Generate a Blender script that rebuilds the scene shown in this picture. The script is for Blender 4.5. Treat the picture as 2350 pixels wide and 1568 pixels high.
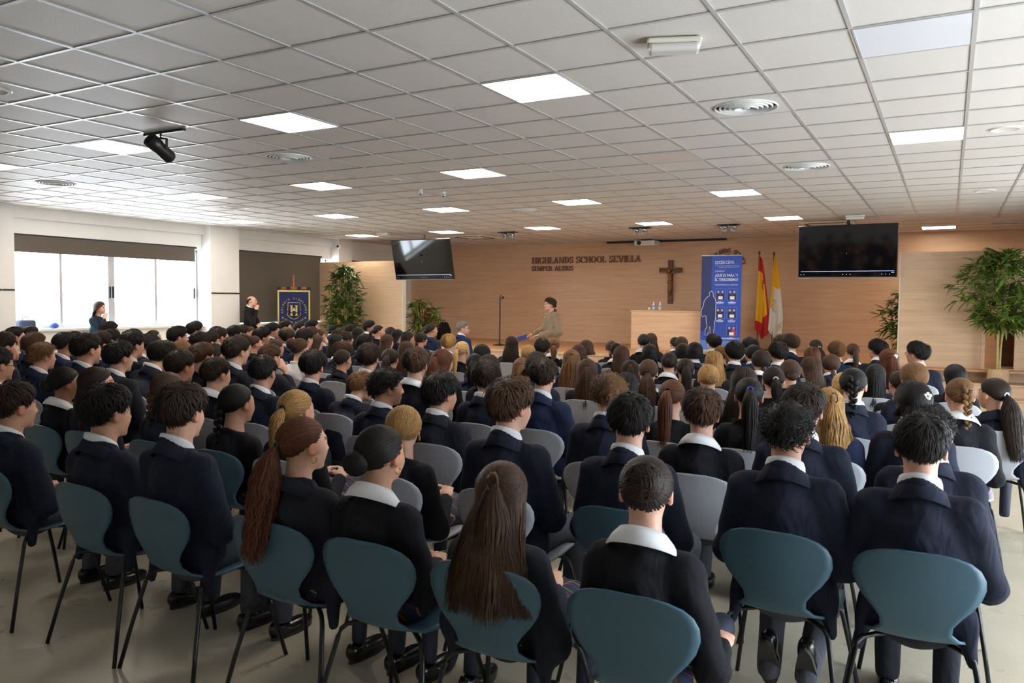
import bpy, bmesh, math, random
import numpy as np
from mathutils import Vector, Matrix

# ------------------------------------------------------------------ scene, camera, world, light
for o in list(bpy.data.objects):
    bpy.data.objects.remove(o, do_unlink=True)
scene = bpy.context.scene
COL = scene.collection
R = math.radians
CAM_H = 1.65
F_PX, YAW, PITCH, ROLL = 1805.49756, .506092888, -.0514040198, .00886677185
ZC = CAM_H + 1.51661892                      # ceiling height
GX, GY = -1.72505348, 4.17300442             # a crossing of the ceiling grid
def cam_basis():
    cy, sy, cp, sp = math.cos(YAW), math.sin(YAW), math.cos(PITCH), math.sin(PITCH)
    f = Vector((-sy*cp, cy*cp, sp)); r = Vector((cy, sy, 0)); u = r.cross(f)
    cr, sr = math.cos(ROLL), math.sin(ROLL)
    return cr*r+sr*u, -sr*r+cr*u, f
_r, _u, _f = cam_basis()
cd = bpy.data.cameras.new('camera'); cam = bpy.data.objects.new('camera', cd); COL.objects.link(cam)
cd.sensor_width = 36; cd.lens = F_PX/2350*36; cd.clip_start = .05; cd.clip_end = 200
cam.matrix_world = Matrix(((_r.x, _u.x, -_f.x, 0), (_r.y, _u.y, -_f.y, 0), (_r.z, _u.z, -_f.z, CAM_H), (0, 0, 0, 1)))
scene.camera = cam
cd.dof.use_dof = True; cd.dof.focus_distance = 10.0; cd.dof.aperture_fstop = 9.0
def to_px(p):
    v = Vector(p)-Vector((0, 0, CAM_H)); d = v.dot(_f)
    return (1175+F_PX*v.dot(_r)/d, 784-F_PX*v.dot(_u)/d, d) if d > .01 else (1e6, 1e6, d)

SKY_STRENGTH = 13.5
PANEL_STRENGTH = 18.0
world = bpy.data.worlds.new('world'); scene.world = world; world.use_nodes = True
bg = world.node_tree.nodes['Background']; bg.inputs[0].default_value = (.83, .885, 1.0, 1); bg.inputs[1].default_value = SKY_STRENGTH
scene.view_settings.view_transform = 'Standard'
scene.view_settings.look = 'None'
scene.view_settings.gamma = 1.0
scene.view_settings.exposure = 0.68
scene.view_settings.use_curve_mapping = False
scene.cycles.max_bounces = 5
scene.cycles.diffuse_bounces = 3
scene.cycles.glossy_bounces = 2
scene.cycles.transparent_max_bounces = 8
scene.cycles.use_adaptive_sampling = True
scene.cycles.adaptive_threshold = .12
scene.cycles.adaptive_min_samples = 16
scene.cycles.use_denoising = True
scene.cycles.caustics_reflective = False
scene.cycles.caustics_refractive = False
def portal(loc, size, rot):
    l = bpy.data.lights.new('window_portal', 'AREA'); l.shape = 'RECTANGLE'; l.size, l.size_y = size
    l.cycles.is_portal = True
    o = bpy.data.objects.new('window_portal', l); COL.objects.link(o); o.location = loc; o.rotation_euler = rot
    return o

# ------------------------------------------------------------------ helpers
def link(o, parent=None):
    COL.objects.link(o)
    if parent is not None: o.parent = parent
    return o
def tag(o, label=None, cat=None, group=None, kind=None):
    if label: o['label'] = label
    if cat: o['category'] = cat
    if group: o['group'] = group
    if kind: o['kind'] = kind
    return o
def empty(name, loc=(0, 0, 0), rz=0, parent=None):
    o = bpy.data.objects.new(name, None); o.empty_display_size = .1
    link(o, parent); o.location = loc; o.rotation_euler = (0, 0, rz); return o
def mesh_np(name, V, F, smooth=False):
    me = bpy.data.meshes.new(name)
    me.from_pydata(np.asarray(V, float).tolist(), [], [list(map(int, f)) for f in F])
    if smooth: me.polygons.foreach_set('use_smooth', [True]*len(me.polygons))
    me.update(); return me
class MB:
    """collects shapes for ONE mesh object"""
    def __init__(s): s.v = []; s.f = []; s.m = []; s.cur = 0; s.sm = []; s.smooth = False
    def add(s, V, F):
        n = len(s.v); s.v += [tuple(p) for p in V]
        for f in F: s.f.append([i+n for i in f]); s.m.append(s.cur); s.sm.append(s.smooth)
        return s
    def box(s, x0, x1, y0, y1, z0, z1, M=None):
        V = [Vector(p) for p in ((x0,y0,z0),(x1,y0,z0),(x1,y1,z0),(x0,y1,z0),(x0,y0,z1),(x1,y0,z1),(x1,y1,z1),(x0,y1,z1))]
        if M is not None: V = [M @ p for p in V]
        return s.add(V, [(0,3,2,1),(4,5,6,7),(0,1,5,4),(1,2,6,5),(2,3,7,6),(3,0,4,7)])
    def bbox(s, x0, x1, y0, y1, z0, z1, b=.01, M=None):
        """bevelled box (chamfered edges)"""
        bm = bmesh.new(); bmesh.ops.create_cube(bm, size=1)
        for v in bm.verts: v.co = Vector((x0+(v.co.x+.5)*(x1-x0), y0+(v.co.y+.5)*(y1-y0), z0+(v.co.z+.5)*(z1-z0)))
        bmesh.ops.bevel(bm, geom=bm.edges[:], offset=b, segments=2, affect='EDGES', profile=.5)
        bm.verts.index_update()
        V = [v.co.copy() for v in bm.verts]; F = [[v.index for v in f.verts] for f in bm.faces]; bm.free()
        if M is not None: V = [M @ p for p in V]
        return s.add(V, F)
    def lathe(s, prof, n=20, M=None, cap=True):
        V = []; F = []
        for r, z in prof:
            for k in range(n):
                a = 2*math.pi*k/n; V.append(Vector((r*math.cos(a), r*math.sin(a), z)))
        for i in range(len(prof)-1):
            for k in range(n):
                a, b = i*n+k, i*n+(k+1) % n; F.append((a, b, b+n, a+n))
        if cap:
            F.append(tuple(reversed(range(n)))); F.append(tuple(range((len(prof)-1)*n, len(prof)*n)))
        if M is not None: V = [M @ p for p in V]
        return s.add(V, F)
    def tube(s, pts, r, n=8, cap=True):
        P = [Vector(p) for p in pts]; rs = r if isinstance(r, (list, tuple)) else [r]*len(P)
        V = []; F = []; up = Vector((.3, .2, .93))
        for i, p in enumerate(P):
            t = (P[min(i+1, len(P)-1)]-P[max(i-1, 0)]).normalized()
            a = t.cross(up)
            if a.length < .05: a = t.cross(Vector((1, 0, 0)))
            a.normalize(); b = t.cross(a)
            for k in range(n):
                w = 2*math.pi*k/n; V.append(p+(a*math.cos(w)+b*math.sin(w))*rs[i])
        for i in range(len(P)-1):
            for k in range(n):
                q, w = i*n+k, i*n+(k+1) % n; F.append((q, w, w+n, q+n))
        if cap:
            F.append(tuple(reversed(range(n)))); F.append(tuple(range((len(P)-1)*n, len(P)*n)))
        return s.add(V, F)
    def poly(s, pts, depth, M=None):
        """polygon in xz plane extruded along y"""
        n = len(pts); V = [Vector((x, 0, z)) for x, z in pts]+[Vector((x, depth, z)) for x, z in pts]
        F = [tuple(range(n)), tuple(reversed(range(n, 2*n)))]+[(i, i+n, (i+1) % n+n, (i+1) % n) for i in range(n)]
        if M is not None: V = [M @ p for p in V]
        return s.add(V, F)
    def mesh(s, name):
        me = bpy.data.meshes.new(name); me.from_pydata([tuple(p) for p in s.v], [], s.f)
        me.polygons.foreach_set('material_index', s.m); me.polygons.foreach_set('use_smooth', s.sm)
        me.update(); return me
    def build(s, name, mats, parent=None, loc=None, rot=None, fix=True):
        me = s.mesh(name)
        if fix:
            bm = bmesh.new(); bm.from_mesh(me); bmesh.ops.recalc_face_normals(bm, faces=bm.faces[:]); bm.to_mesh(me); bm.free()
        for m in (mats if isinstance(mats, (list, tuple)) else [mats]): me.materials.append(m)
        o = bpy.data.objects.new(name, me); link(o, parent)
        if loc is not None: o.location = loc
        if rot is not None: o.rotation_euler = rot
        return o
def box_obj(name, m, x0, x1, y0, y1, z0, z1, parent=None, b=0):
    k = MB()
    (k.bbox(x0, x1, y0, y1, z0, z1, b) if b else k.box(x0, x1, y0, y1, z0, z1))
    return k.build(name, m, parent)
def share(name, me, mat=None, parent=None, loc=None, rot=None, scale=None):
    o = bpy.data.objects.new(name, me); link(o, parent)
    if loc is not None: o.location = loc
    if rot is not None: o.rotation_euler = rot
    if scale is not None: o.scale = scale
    if mat is not None:
        for i, m in enumerate(mat if isinstance(mat, (list, tuple)) else [mat]):
            if i >= len(me.materials): me.materials.append(m)
            o.material_slots[i].link = 'OBJECT'; o.material_slots[i].material = m
    return o
# ------------------------------------------------------------------ materials
def new_mat(name):
    m = bpy.data.materials.new(name); m.use_nodes = True
    nt = m.node_tree; b = nt.nodes['Principled BSDF']; return m, nt, b
def N(nt, kind, **kw):
    n = nt.nodes.new(kind)
    for k, v in kw.items():
        if k in n.inputs: n.inputs[k].default_value = v
        else: setattr(n, k, v)
    return n
def coords(nt, scale=(1, 1, 1), kind='Object'):
    tc = N(nt, 'ShaderNodeTexCoord'); mp = N(nt, 'ShaderNodeMapping'); mp.inputs['Scale'].default_value = scale
    nt.links.new(tc.outputs[kind], mp.inputs[0]); return mp.outputs[0]
def ramp(nt, fac, stops):
    r = N(nt, 'ShaderNodeValToRGB'); e = r.color_ramp.elements
    while len(e) < len(stops): e.new(.5)
    for i, (p, c) in enumerate(stops): e[i].position = p; e[i].color = (*c[:3], 1)
    nt.links.new(fac, r.inputs[0]); return r.outputs[0]
def srgb(r, g, b):
    f = lambda c: (c/255/12.92 if c/255 <= .04045 else ((c/255+.055)/1.055)**2.4)
    return (f(r), f(g), f(b))
def plain(name, c, rough=.5, metal=0., spec=.5, noise=.0, nscale=20, bump=0., bscale=200):
    m, nt, b = new_mat(name)
    b.inputs['Base Color'].default_value = (*c, 1); b.inputs['Roughness'].default_value = rough
    b.inputs['Metallic'].default_value = metal; b.inputs['Specular IOR Level'].default_value = spec
    co = coords(nt)
    n = N(nt, 'ShaderNodeTexNoise', Scale=nscale, Detail=4.0); nt.links.new(co, n.inputs['Vector'])
    lo = tuple(x*(1-noise) for x in c); hi = tuple(min(1, x*(1+noise)) for x in c)
    nt.links.new(ramp(nt, n.outputs[0], [(.3, lo), (.7, hi)]), b.inputs['Base Color'])
    if bump:
        n2 = N(nt, 'ShaderNodeTexNoise', Scale=bscale, Detail=3.0); nt.links.new(co, n2.inputs['Vector'])
        bp = N(nt, 'ShaderNodeBump', Strength=bump, Distance=.01); nt.links.new(n2.outputs[0], bp.inputs['Height'])
        nt.links.new(bp.outputs[0], b.inputs['Normal'])
    return m
def emit(name, c, s):
    m, nt, b = new_mat(name)
    b.inputs['Base Color'].default_value = (.8, .8, .8, 1)
    b.inputs['Emission Color'].default_value = (*c, 1); b.inputs['Emission Strength'].default_value = s
    return m
def wood_mat(name, dark, mid, light, scale=(.55, .55, 9)):
    m, nt, b = new_mat(name)
    tc = N(nt, 'ShaderNodeTexCoord'); mp = N(nt, 'ShaderNodeMapping'); mp.inputs['Scale'].default_value = scale
    geo = N(nt, 'ShaderNodeNewGeometry'); nt.links.new(geo.outputs['Position'], mp.inputs[0])
    n1 = N(nt, 'ShaderNodeTexNoise', Scale=2.2, Detail=8.0, Roughness=.62, Distortion=.5); nt.links.new(mp.outputs[0], n1.inputs['Vector'])
    mp2 = N(nt, 'ShaderNodeMapping'); mp2.inputs['Scale'].default_value = (3, 3, 120); nt.links.new(geo.outputs['Position'], mp2.inputs[0])
    n2 = N(nt, 'ShaderNodeTexNoise', Scale=2.0, Detail=5.0, Roughness=.7); nt.links.new(mp2.outputs[0], n2.inputs['Vector'])
    mx = N(nt, 'ShaderNodeMath', operation='MULTIPLY_ADD'); mx.inputs[1].default_value = .35; nt.links.new(n2.outputs[0], mx.inputs[0])
    sc = N(nt, 'ShaderNodeMath', operation='MULTIPLY'); sc.inputs[1].default_value = .68; nt.links.new(n1.outputs[0], sc.inputs[0]); nt.links.new(sc.outputs[0], mx.inputs[2])
    nt.links.new(ramp(nt, mx.outputs[0], [(.34, dark), (.5, mid), (.68, light)]), b.inputs['Base Color'])
    b.inputs['Roughness'].default_value = .42; b.inputs['Specular IOR Level'].default_value = .35
    return m
M = {}
M['wall'] = plain('white_paint', srgb(226, 224, 220), .7, noise=.02, nscale=3, bump=.05)
M['tilewhite'] = plain('white_wall_tile', srgb(228, 226, 221), .45, noise=.02, nscale=4)
M['trimdark'] = plain('dark_trim', srgb(50, 48, 46), .5)
M['wood'] = wood_mat('oak_veneer', srgb(198, 159, 126), srgb(211, 174, 140), srgb(221, 187, 154))
M['wood_light'] = wood_mat('pale_oak_veneer', srgb(198, 164, 131), srgb(212, 180, 147), srgb(222, 193, 161))
M['wood_floor'] = wood_mat('stage_board', srgb(176, 128, 88), srgb(194, 146, 103), srgb(206, 162, 120), (.5, 6, 6))
M['wood_dark'] = plain('dark_wood', srgb(92, 58, 38), .5, noise=.25, nscale=8)
M['cross'] = plain('walnut_wood', srgb(104, 66, 42), .5, noise=.25, nscale=14)
M['corpus'] = plain('carved_wood', srgb(150, 98, 52), .45, noise=.3, nscale=25)
M['alu'] = plain('aluminium', srgb(196, 198, 202), .4, .6)
M['grid'] = plain('white_grid_bar', srgb(186, 185, 183), .28, noise=.01, spec=.6)
M['black'] = plain('black_plastic', srgb(20, 20, 21), .4)
M['blackmetal'] = plain('black_metal', srgb(22, 23, 26), .35, .2)
M['whiteplastic'] = plain('white_plastic', srgb(225, 225, 220), .4)
M['creamplastic'] = plain('cream_plastic', srgb(220, 214, 198), .4)
M['greyplastic'] = plain('grey_plastic', srgb(150, 152, 155), .4)
M['steel'] = plain('steel', srgb(170, 172, 175), .25, .8)
M['darkgap'] = plain('dark_gap', srgb(45, 44, 42), .8)
M['panel'] = emit('lit_panel', (1.0, .86, .735), PANEL_STRENGTH)
M['panel_off'] = plain('unlit_diffuser', srgb(228, 230, 236), .3)
M['panel_pink'] = plain('unlit_warm_diffuser', srgb(214, 207, 201), .35)
def tile_mat():
    m, nt, b = new_mat('mineral_fibre_tile')
    co = coords(nt); geo = N(nt, 'ShaderNodeNewGeometry')
    n = N(nt, 'ShaderNodeTexNoise', Scale=140.0, Detail=2.0); nt.links.new(geo.outputs['Position'], n.inputs['Vector'])
    n2 = N(nt, 'ShaderNodeTexNoise', Scale=420.0, Detail=1.0); nt.links.new(geo.outputs['Position'], n2.inputs['Vector'])
    nt.links.new(ramp(nt, n2.outputs[0], [(.34, srgb(207, 201, 194)), (.44, srgb(222, 216, 209))]), b.inputs['Base Color'])
    bp = N(nt, 'ShaderNodeBump', Strength=.25, Distance=.004); nt.links.new(n.outputs[0], bp.inputs['Height']); nt.links.new(bp.outputs[0], b.inputs['Normal'])
    b.inputs['Roughness'].default_value = .55; b.inputs['Specular IOR Level'].default_value = .4
    return m
M['tile'] = tile_mat()
def floor_mat():
    m, nt, b = new_mat('terrazzo_floor')
    geo = N(nt, 'ShaderNodeNewGeometry')
    n = N(nt, 'ShaderNodeTexNoise', Scale=1.3, Detail=4.0); nt.links.new(geo.outputs['Position'], n.inputs['Vector'])
    base = ramp(nt, n.outputs[0], [(.3, srgb(188, 179, 158)), (.7, srgb(200, 193, 174))])
    v = N(nt, 'ShaderNodeTexNoise', Scale=120.0, Detail=2.0); nt.links.new(geo.outputs['Position'], v.inputs['Vector'])
    chips = ramp(nt, v.outputs[0], [(.32, (.86, .84, .80)), (.46, (1, 1, 1)), (.62, (1, 1, 1)), (.74, (1.0, .98, .95))])
    mix = N(nt, 'ShaderNodeMix', data_type='RGBA', blend_type='MULTIPLY'); mix.inputs['Factor'].default_value = .8; nt.links.new(base, mix.inputs['A']); nt.links.new(chips, mix.inputs['B'])
    nt.links.new(mix.outputs['Result'], b.inputs['Base Color'])
    n3 = N(nt, 'ShaderNodeTexNoise', Scale=5.0, Detail=3.0); nt.links.new(geo.outputs['Position'], n3.inputs['Vector'])
    nt.links.new(ramp(nt, n3.outputs[0], [(.3, (.26,)*3), (.7, (.4,)*3)]), b.inputs['Roughness'])
    return m
M['floor'] = floor_mat()
def glass_mat():
    m, nt, b = new_mat('window_glass'); nt.nodes.remove(b)
    t = N(nt, 'ShaderNodeBsdfTransparent'); t.inputs[0].default_value = (.96, .98, .97, 1)
    g = N(nt, 'ShaderNodeBsdfGlossy'); g.inputs['Roughness'].default_value = .02
    mx = N(nt, 'ShaderNodeMixShader'); mx.inputs[0].default_value = .06
    nt.links.new(t.outputs[0], mx.inputs[1]); nt.links.new(g.outputs[0], mx.inputs[2]); nt.links.new(mx.outputs[0], nt.nodes['Material Output'].inputs[0])
    return m
M['glass'] = glass_mat()
def weave_mat(name, c, rough=.85, sc=900, bump=.3):
    return plain(name, c, rough, noise=.10, nscale=60, bump=bump, bscale=sc, spec=.25)
M['blind'] = weave_mat('taupe_blind_fabric', srgb(96, 88, 78))
# ------------------------------------------------------------------ room shell
XL, XR, YB, YW = -14.0, 3.07, -3.03, 18.75
def struct(o): o['kind'] = 'structure'; return o
struct(box_obj('floor', M['floor'], XL-.2, XR+.2, YB-.2, YW+.2, -.1, 0))
ceiling = struct(box_obj('ceiling', M['darkgap'], XL-.2, XR+.2, YB-.2, YW+.2, ZC+.10, ZC+.2))
struct(box_obj('wall_front', M['wood'], XL-.2, XR+.2, YW, YW+.15, 0, ZC+.1))
struct(box_obj('wall_back', M['wall'], XL-.2, XR+.2, YB-.15, YB, 0, ZC+.1))
# left wall: low wall, lintel and columns as one shell, windows between
lw = MB()
lw.box(-14.15, -13.75, YB, YW, 0, 1.05).box(-14.15, -13.78, YB, YW, 2.66, ZC+.1).box(-13.78, -13.70, YB, YW, 2.98, ZC+.1)
lw.box(-14.15, -13.75, YB, 6.6, 1.05, 2.66).box(-14.15, -13.78, 18.3, YW, 1.05, 2.66)
for y0, y1 in ((6.6, 7.41), (11.36, 12.11), (15.31, 15.81)): lw.box(-14.15, -13.5, y0, y1, 0, ZC+.05)
wall_left = struct(lw.build('wall_left', M['wall']))
for y0, y1 in ((6.6, 7.41), (11.36, 12.11)):          # dark tile line on the columns
    n = 4; w = (y1-y0)/n
    for i in range(n):
        box_obj('dark_tile_strip', M['trimdark'], -13.505, -13.494, y0+i*w+.004, y0+(i+1)*w-.004, 1.745, 1.775, wall_left)
struct(box_obj('trim_1', M['tilewhite'], -14.0, -13.70, 7.41, 11.36, 1.05, 1.095, b=.008))
struct(box_obj('trim_2', M['tilewhite'], -14.0, -13.70, 12.11, 15.31, 1.05, 1.095, b=.008))
def window_left(n, y0, y1, mull, handles):
    f = MB(); X0, X1 = -13.99, -13.93
    f.box(X0, X1, y0, y1, 1.095, 1.14).box(X0, X1, y0, y1, 2.62, 2.66).box(X0, X1, y0, y0+.04, 1.095, 2.66).box(X0, X1, y1-.04, y1, 1.095, 2.66)
    w = struct(f.build('window_%d' % n, M['alu']))
    ys = [y0]+[m for m, _ in mull]+[y1]
    for m, wd in mull: box_obj('mullion', M['alu'], X0-.005, X1+.012, m-wd/2, m+wd/2, 1.12, 2.64, w)
    for a, b in zip(ys[:-1], ys[1:]): box_obj('pane', M['glass'], -13.964, -13.958, a+.03, b-.03, 1.13, 2.63, w)
    for h in handles: box_obj('handle', M['black'], -13.925, -13.90, h-.018, h+.018, 1.64, 1.86, w, b=.006)
    portal((-14.2, (y0+y1)/2, 1.88), (1.6, y1-y0), (0, R(-90), 0))
window_left(1, 7.41, 11.36, [(8.43, .05), (9.40, .13), (10.36, .05), (11.30, .05)], [9.365, 9.435, 11.27])
window_left(2, 12.11, 15.31, [(13.7, .08)], [13.66])
window_left(3, 15.81, 18.3, [(17.0, .08)], [])
def blind(name, y0, y1, ztop, zbot, label):
    b = empty(name, (-13.77, y0, ztop)); L = y1-y0
    k = MB(); n = 24
    V = []; F = []
    for i in range(n+1):
        for j, z in enumerate(np.linspace(0, zbot-ztop, 9)):
            V.append((.006*math.sin(i*.9)*(-z/(ztop-zbot)), L*i/n, z))
    for i in range(n):
        for j in range(8): a = i*9+j; F.append((a, a+9, a+10, a+1))
    k.add(V, F); o = k.build('fabric', M['blind'], b); md = o.modifiers.new('s', 'SOLIDIFY'); md.thickness = .003
    MB().tube([(-.02, 0, .0), (-.02, L+.05, .0)], .022, 10).build('roller', M['black'], b)
    box_obj('bottom_bar', M['blind'], -.006, .008, 0, L, zbot-ztop-.012, zbot-ztop+.006, b)
    tag(b, label, 'blind')
blind('roller_blind', 7.42, 11.18, 2.70, 2.42, 'taupe roller blind partly lowered over the bright window')
blind('roller_blind', 12.14, 14.94, 2.71, 1.13, 'taupe roller blind fully lowered behind the blue pennant')
blind('roller_blind', 15.84, 18.42, 2.66, 1.1, 'taupe roller blind above and behind the left wooden partition')
# right wall (outside the frame) with tall windows that let the daylight in
RW = [(1.9, 5.0), (6.4, 8.2), (10.2, 12.0)]
rw = MB(); y = YB
for a, b in RW+[(YW, YW)]:
    rw.box(XR, XR+.2, y, a, 0, ZC+.1)
    if b > a: rw.box(XR, XR+.2, a, b, 2.2, ZC+.1).box(XR, XR+.2, a, b, 0, .12)
    y = b
struct(rw.build('wall_right', M['wall']))
for n, (a, b) in enumerate(RW):
    f = MB()
    f.box(XR+.05, XR+.11, a, b, .12, .17).box(XR+.05, XR+.11, a, b, 2.15, 2.2)
    w = struct(f.build('window_%d' % (n+4), M['alu']))
    for i in range(4):
        yy = a+(b-a)*i/3; box_obj('mullion', M['alu'], XR+.04, XR+.12, max(a, yy-.03), min(b, yy+.03), .12, 2.2, w)
    for i in range(3): box_obj('pane', M['glass'], XR+.078, XR+.084, a+(b-a)*i/3+.03, a+(b-a)*(i+1)/3-.03, .15, 2.17, w)
    portal((XR+.3, (a+b)/2, 1.16), (2.1, b-a), (0, R(90), 0))
# ------------------------------------------------------------------ suspended ceiling
def cell(c, r): return (GX+.6*c, GY+.6*r)            # half-integers are tile centres
LIT = [(-1.5, 1.5), (-5.5, 1.5), (-9.5, 1.5), (-13.5, 1.5), (2.5, 6.5), (-5.5, 6.5), (-9.5, 6.5), (-13.5, 6.5), (-17.5, 6.5),
       (-1.5, 11.5), (-5.5, 11.5), (-9.5, 11.5), (-13.5, 11.5), (-17.5, 11.5), (-1.5, 17.5), (-5.5, 17.5), (-9.5, 17.5), (-13.5, 17.5), (-17.5, 17.5), (2.5, 22.5)]
OFF = {(2.5, 1.5): 'panel_off', (-1.5, 6.5): 'panel_pink'}
DIFF = [(.5, 3.5), (.5, 8.5), (-7.5, 3.5), (-14.5, 3.5), (-14.5, 8.5), (-7.5, 12.5)]
CASS = [(-.5, 19.5), (-13.5, 19.5)]
taken = set(LIT) | set(OFF) | set(DIFF) | set(CASS)
i0, i1, j0, j1 = -21, 8, -12, 25
tiles = []
for i in range(i0, i1):
    for j in range(j0, j1):
        c = (i+.5, j+.5)
        if c in taken: continue
        x, y = cell(*c)
        if y > YW+.2 or x < XL+.05: continue
        px = to_px((x, y, ZC)); vis = -80 < px[0] < 2430 and -80 < px[1] < 1600 and px[2] > 0
        tiles.append((px[2] if vis else 99+abs(y), x, y))
tiles.sort()
tm = MB().bbox(-.294, .294, -.294, .294, .006, .022, .004).mesh('ceiling_tile'); tm.materials.append(M['tile'])
for _, x, y in tiles[:300]: share('ceiling_tile', tm, parent=ceiling, loc=(x, y, ZC))
rest = MB()
for _, x, y in tiles[300:]: rest.box(x-.294, x+.294, y-.294, y+.294, ZC+.006, ZC+.022)
tag(rest.build('far_ceiling_tiles', M['tile'], ceiling), kind='stuff')
for i in range(i0, i1+1):
    x = GX+.6*i
    MB().box(x-.012, x+.012, YB, YW, ZC-.001, ZC+.004).box(x-.002, x+.002, YB, YW, ZC+.004, ZC+.04).build('grid_runner', M['grid'], ceiling)
for j in range(j0, j1+1):
    y = GY+.6*j
    if y < YW: MB().box(XL, XR, y-.012, y+.012, ZC-.0005, ZC+.0042).build('grid_cross_bar', M['grid'], ceiling)
ORD = ['', 'first', 'second', 'third', 'fourth', 'fifth', 'sixth', 'seventh', 'eighth', 'ninth', 'tenth', 'eleventh', 'twelfth', 'thirteenth',
       'fourteenth', 'fifteenth', 'sixteenth', 'seventeenth', 'eighteenth', 'nineteenth', 'twentieth']
fr = MB().box(-.297, .297, -.297, -.287, -.004, .02).box(-.297, .297, .287, .297, -.004, .02).box(-.297, -.287, -.287, .287, -.004, .02).box(.287, .297, -.287, .287, -.004, .02).mesh('panel_frame')
fr.materials.append(M['grid'])
dm = MB().box(-.287, .287, -.287, .287, -.001, .012).mesh('diffuser'); dm.materials.append(M['panel'])
LROW = {1.5: 'nearest', 6.5: 'second nearest', 11.5: 'third', 17.5: 'fourth', 22.5: 'farthest'}
for c in LIT:
    rowp = sorted([q for q in LIT if q[1] == c[1]], key=lambda q: -q[0]); k = rowp.index(c)+1
    x, y = cell(*c); e = empty('ceiling_light', (x, y, ZC))
    tag(e, 'lit square ceiling panel, %s from right in the %s row of lights' % (ORD[k], LROW[c[1]]) if c[1] != 22.5 else 'lit square ceiling panel nearest the front wall above the right partition', 'ceiling light', 'lit ceiling panels')
    share('frame', fr, parent=e); share('diffuser', dm, parent=e)
for c, mn in OFF.items():
    x, y = cell(*c); e = empty('ceiling_light', (x, y, ZC)); tag(e, 'unlit white square ceiling panel at upper right' if mn == 'panel_off' else 'unlit pinkish square ceiling panel in mid ceiling', 'ceiling light')
    share('frame', fr, parent=e); d2 = dm.copy(); d2.materials.clear(); d2.materials.append(M[mn]); share('diffuser', d2, parent=e)
# round air diffusers: plate with concentric rings
plate = MB(); n = 40
V = []; F = []
for k in range(n):
    a = 2*math.pi*k/n; ca, sa = math.cos(a), math.sin(a); q = .294/max(abs(ca), abs(sa))
    V += [(.235*ca, .235*sa, .0), (q*ca, q*sa, .0)]
for k in range(n): F.append((2*k, 2*k+1, (2*k+3) % (2*n), (2*k+2) % (2*n)))
plate.add(V, F); plate = plate.mesh('plate'); plate.materials.append(M['tile'])
ring = []
for q_, r0 in enumerate((.232, .196, .160, .124, .088)):
    k = MB(); k.smooth = True
    k.lathe([(r0+.006, .006), (r0+.007, -.006-.003*q_), (r0+.001, -.012-.003*q_), (r0-.010, .010), (r0-.008, .012), (r0+.002, -.004-.003*q_)], 32, cap=False); mm = k.mesh('ring'); mm.materials.append(M['whiteplastic']); ring.append(mm)
hub = MB(); hub.smooth = True; hub.lathe([(.001, -.012), (.03, -.012), (.04, .004), (.001, .01)], 20); hub = hub.mesh('hub'); hub.materials.append(M['whiteplastic'])
k = MB(); k.lathe([(.001, .018), (.24, .018)], 32, cap=False); GAP_SHADE = k.mesh('gap_shade_disc'); GAP_SHADE.materials.append(M['darkgap'])  # flat dark disc, its colour stands in for the shade between the rings
DL = {(.5, 3.5): 'large round air diffuser nearest, at upper right of the ceiling', (.5, 8.5): 'round air diffuser right of centre behind the nearest one', (-7.5, 3.5): 'round air diffuser on the left half near the black spotlight',
      (-14.5, 3.5): 'round air diffuser at far left of the ceiling', (-14.5, 8.5): 'round air diffuser on the left near the window column', (-7.5, 12.5): 'round air diffuser in mid ceiling toward the stage'}
for c in DIFF:
    x, y = cell(*c); e = empty('air_diffuser', (x, y, ZC)); tag(e, DL[c], 'air vent', 'round ceiling air diffusers')
    share('plate', plate, parent=e)
    for mm in ring: share('ring', mm, parent=e)
    share('hub', hub, parent=e)
    share('gap_shade_disc', GAP_SHADE, parent=e)
# recessed round loudspeakers
sp = MB(); sp.smooth = True; sp.lathe([(.001, -.004), (.10, -.005), (.108, -.012), (.118, -.010), (.122, .0)], 28, cap=False); spm = sp.mesh('grille'); spm.materials.append(M['tile'])
SL = {(3.5, 6.5): 'round ceiling loudspeaker at far right beside the lit panel', (3.5, 13.5): 'round ceiling loudspeaker at far right farther back', (-7.5, 6.5): 'round ceiling loudspeaker in mid ceiling left of a lit panel',
      (-7.5, -1.5): 'round ceiling loudspeaker at the left edge of the picture', (-7.5, 13.5): 'round ceiling loudspeaker beyond the middle air diffuser', (-17.5, 13.5): 'round ceiling loudspeaker near the left column'}
for c, lb in SL.items():
    x, y = cell(*c); e = empty('ceiling_speaker', (x, y, ZC+.006)); tag(e, lb, 'loudspeaker', 'round ceiling loudspeakers')
    share('grille', spm, parent=e)
    k = MB(); k.smooth = True; k.lathe([(.122, .0), (.135, -.006), (.142, 0)], 28, cap=False); k.build('rim', M['creamplastic'], e)
# cassette air conditioners
for c, lb in zip(CASS, ('square cassette air conditioner above the right screen', 'square cassette air conditioner above the left screen')):
    x, y = cell(*c); e = empty('ceiling_cassette', (x, y, ZC)); tag(e, lb, 'air conditioner')
    k = MB(); k.bbox(-.46, .46, -.46, .46, -.035, .004, .015); k.build('panel', M['creamplastic'], e)
    k = MB(); k.bbox(-.26, .26, -.26, .26, -.042, -.03, .006); k.build('intake_grille', M['whiteplastic'], e)
    for a in range(4):
        Mx = Matrix.Rotation(a*math.pi/2, 4, 'Z'); k = MB(); k.box(-.30, .30, .33, .39, -.040, -.033, Mx); k.build('outlet_slot', M['darkgap'], e)
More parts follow.
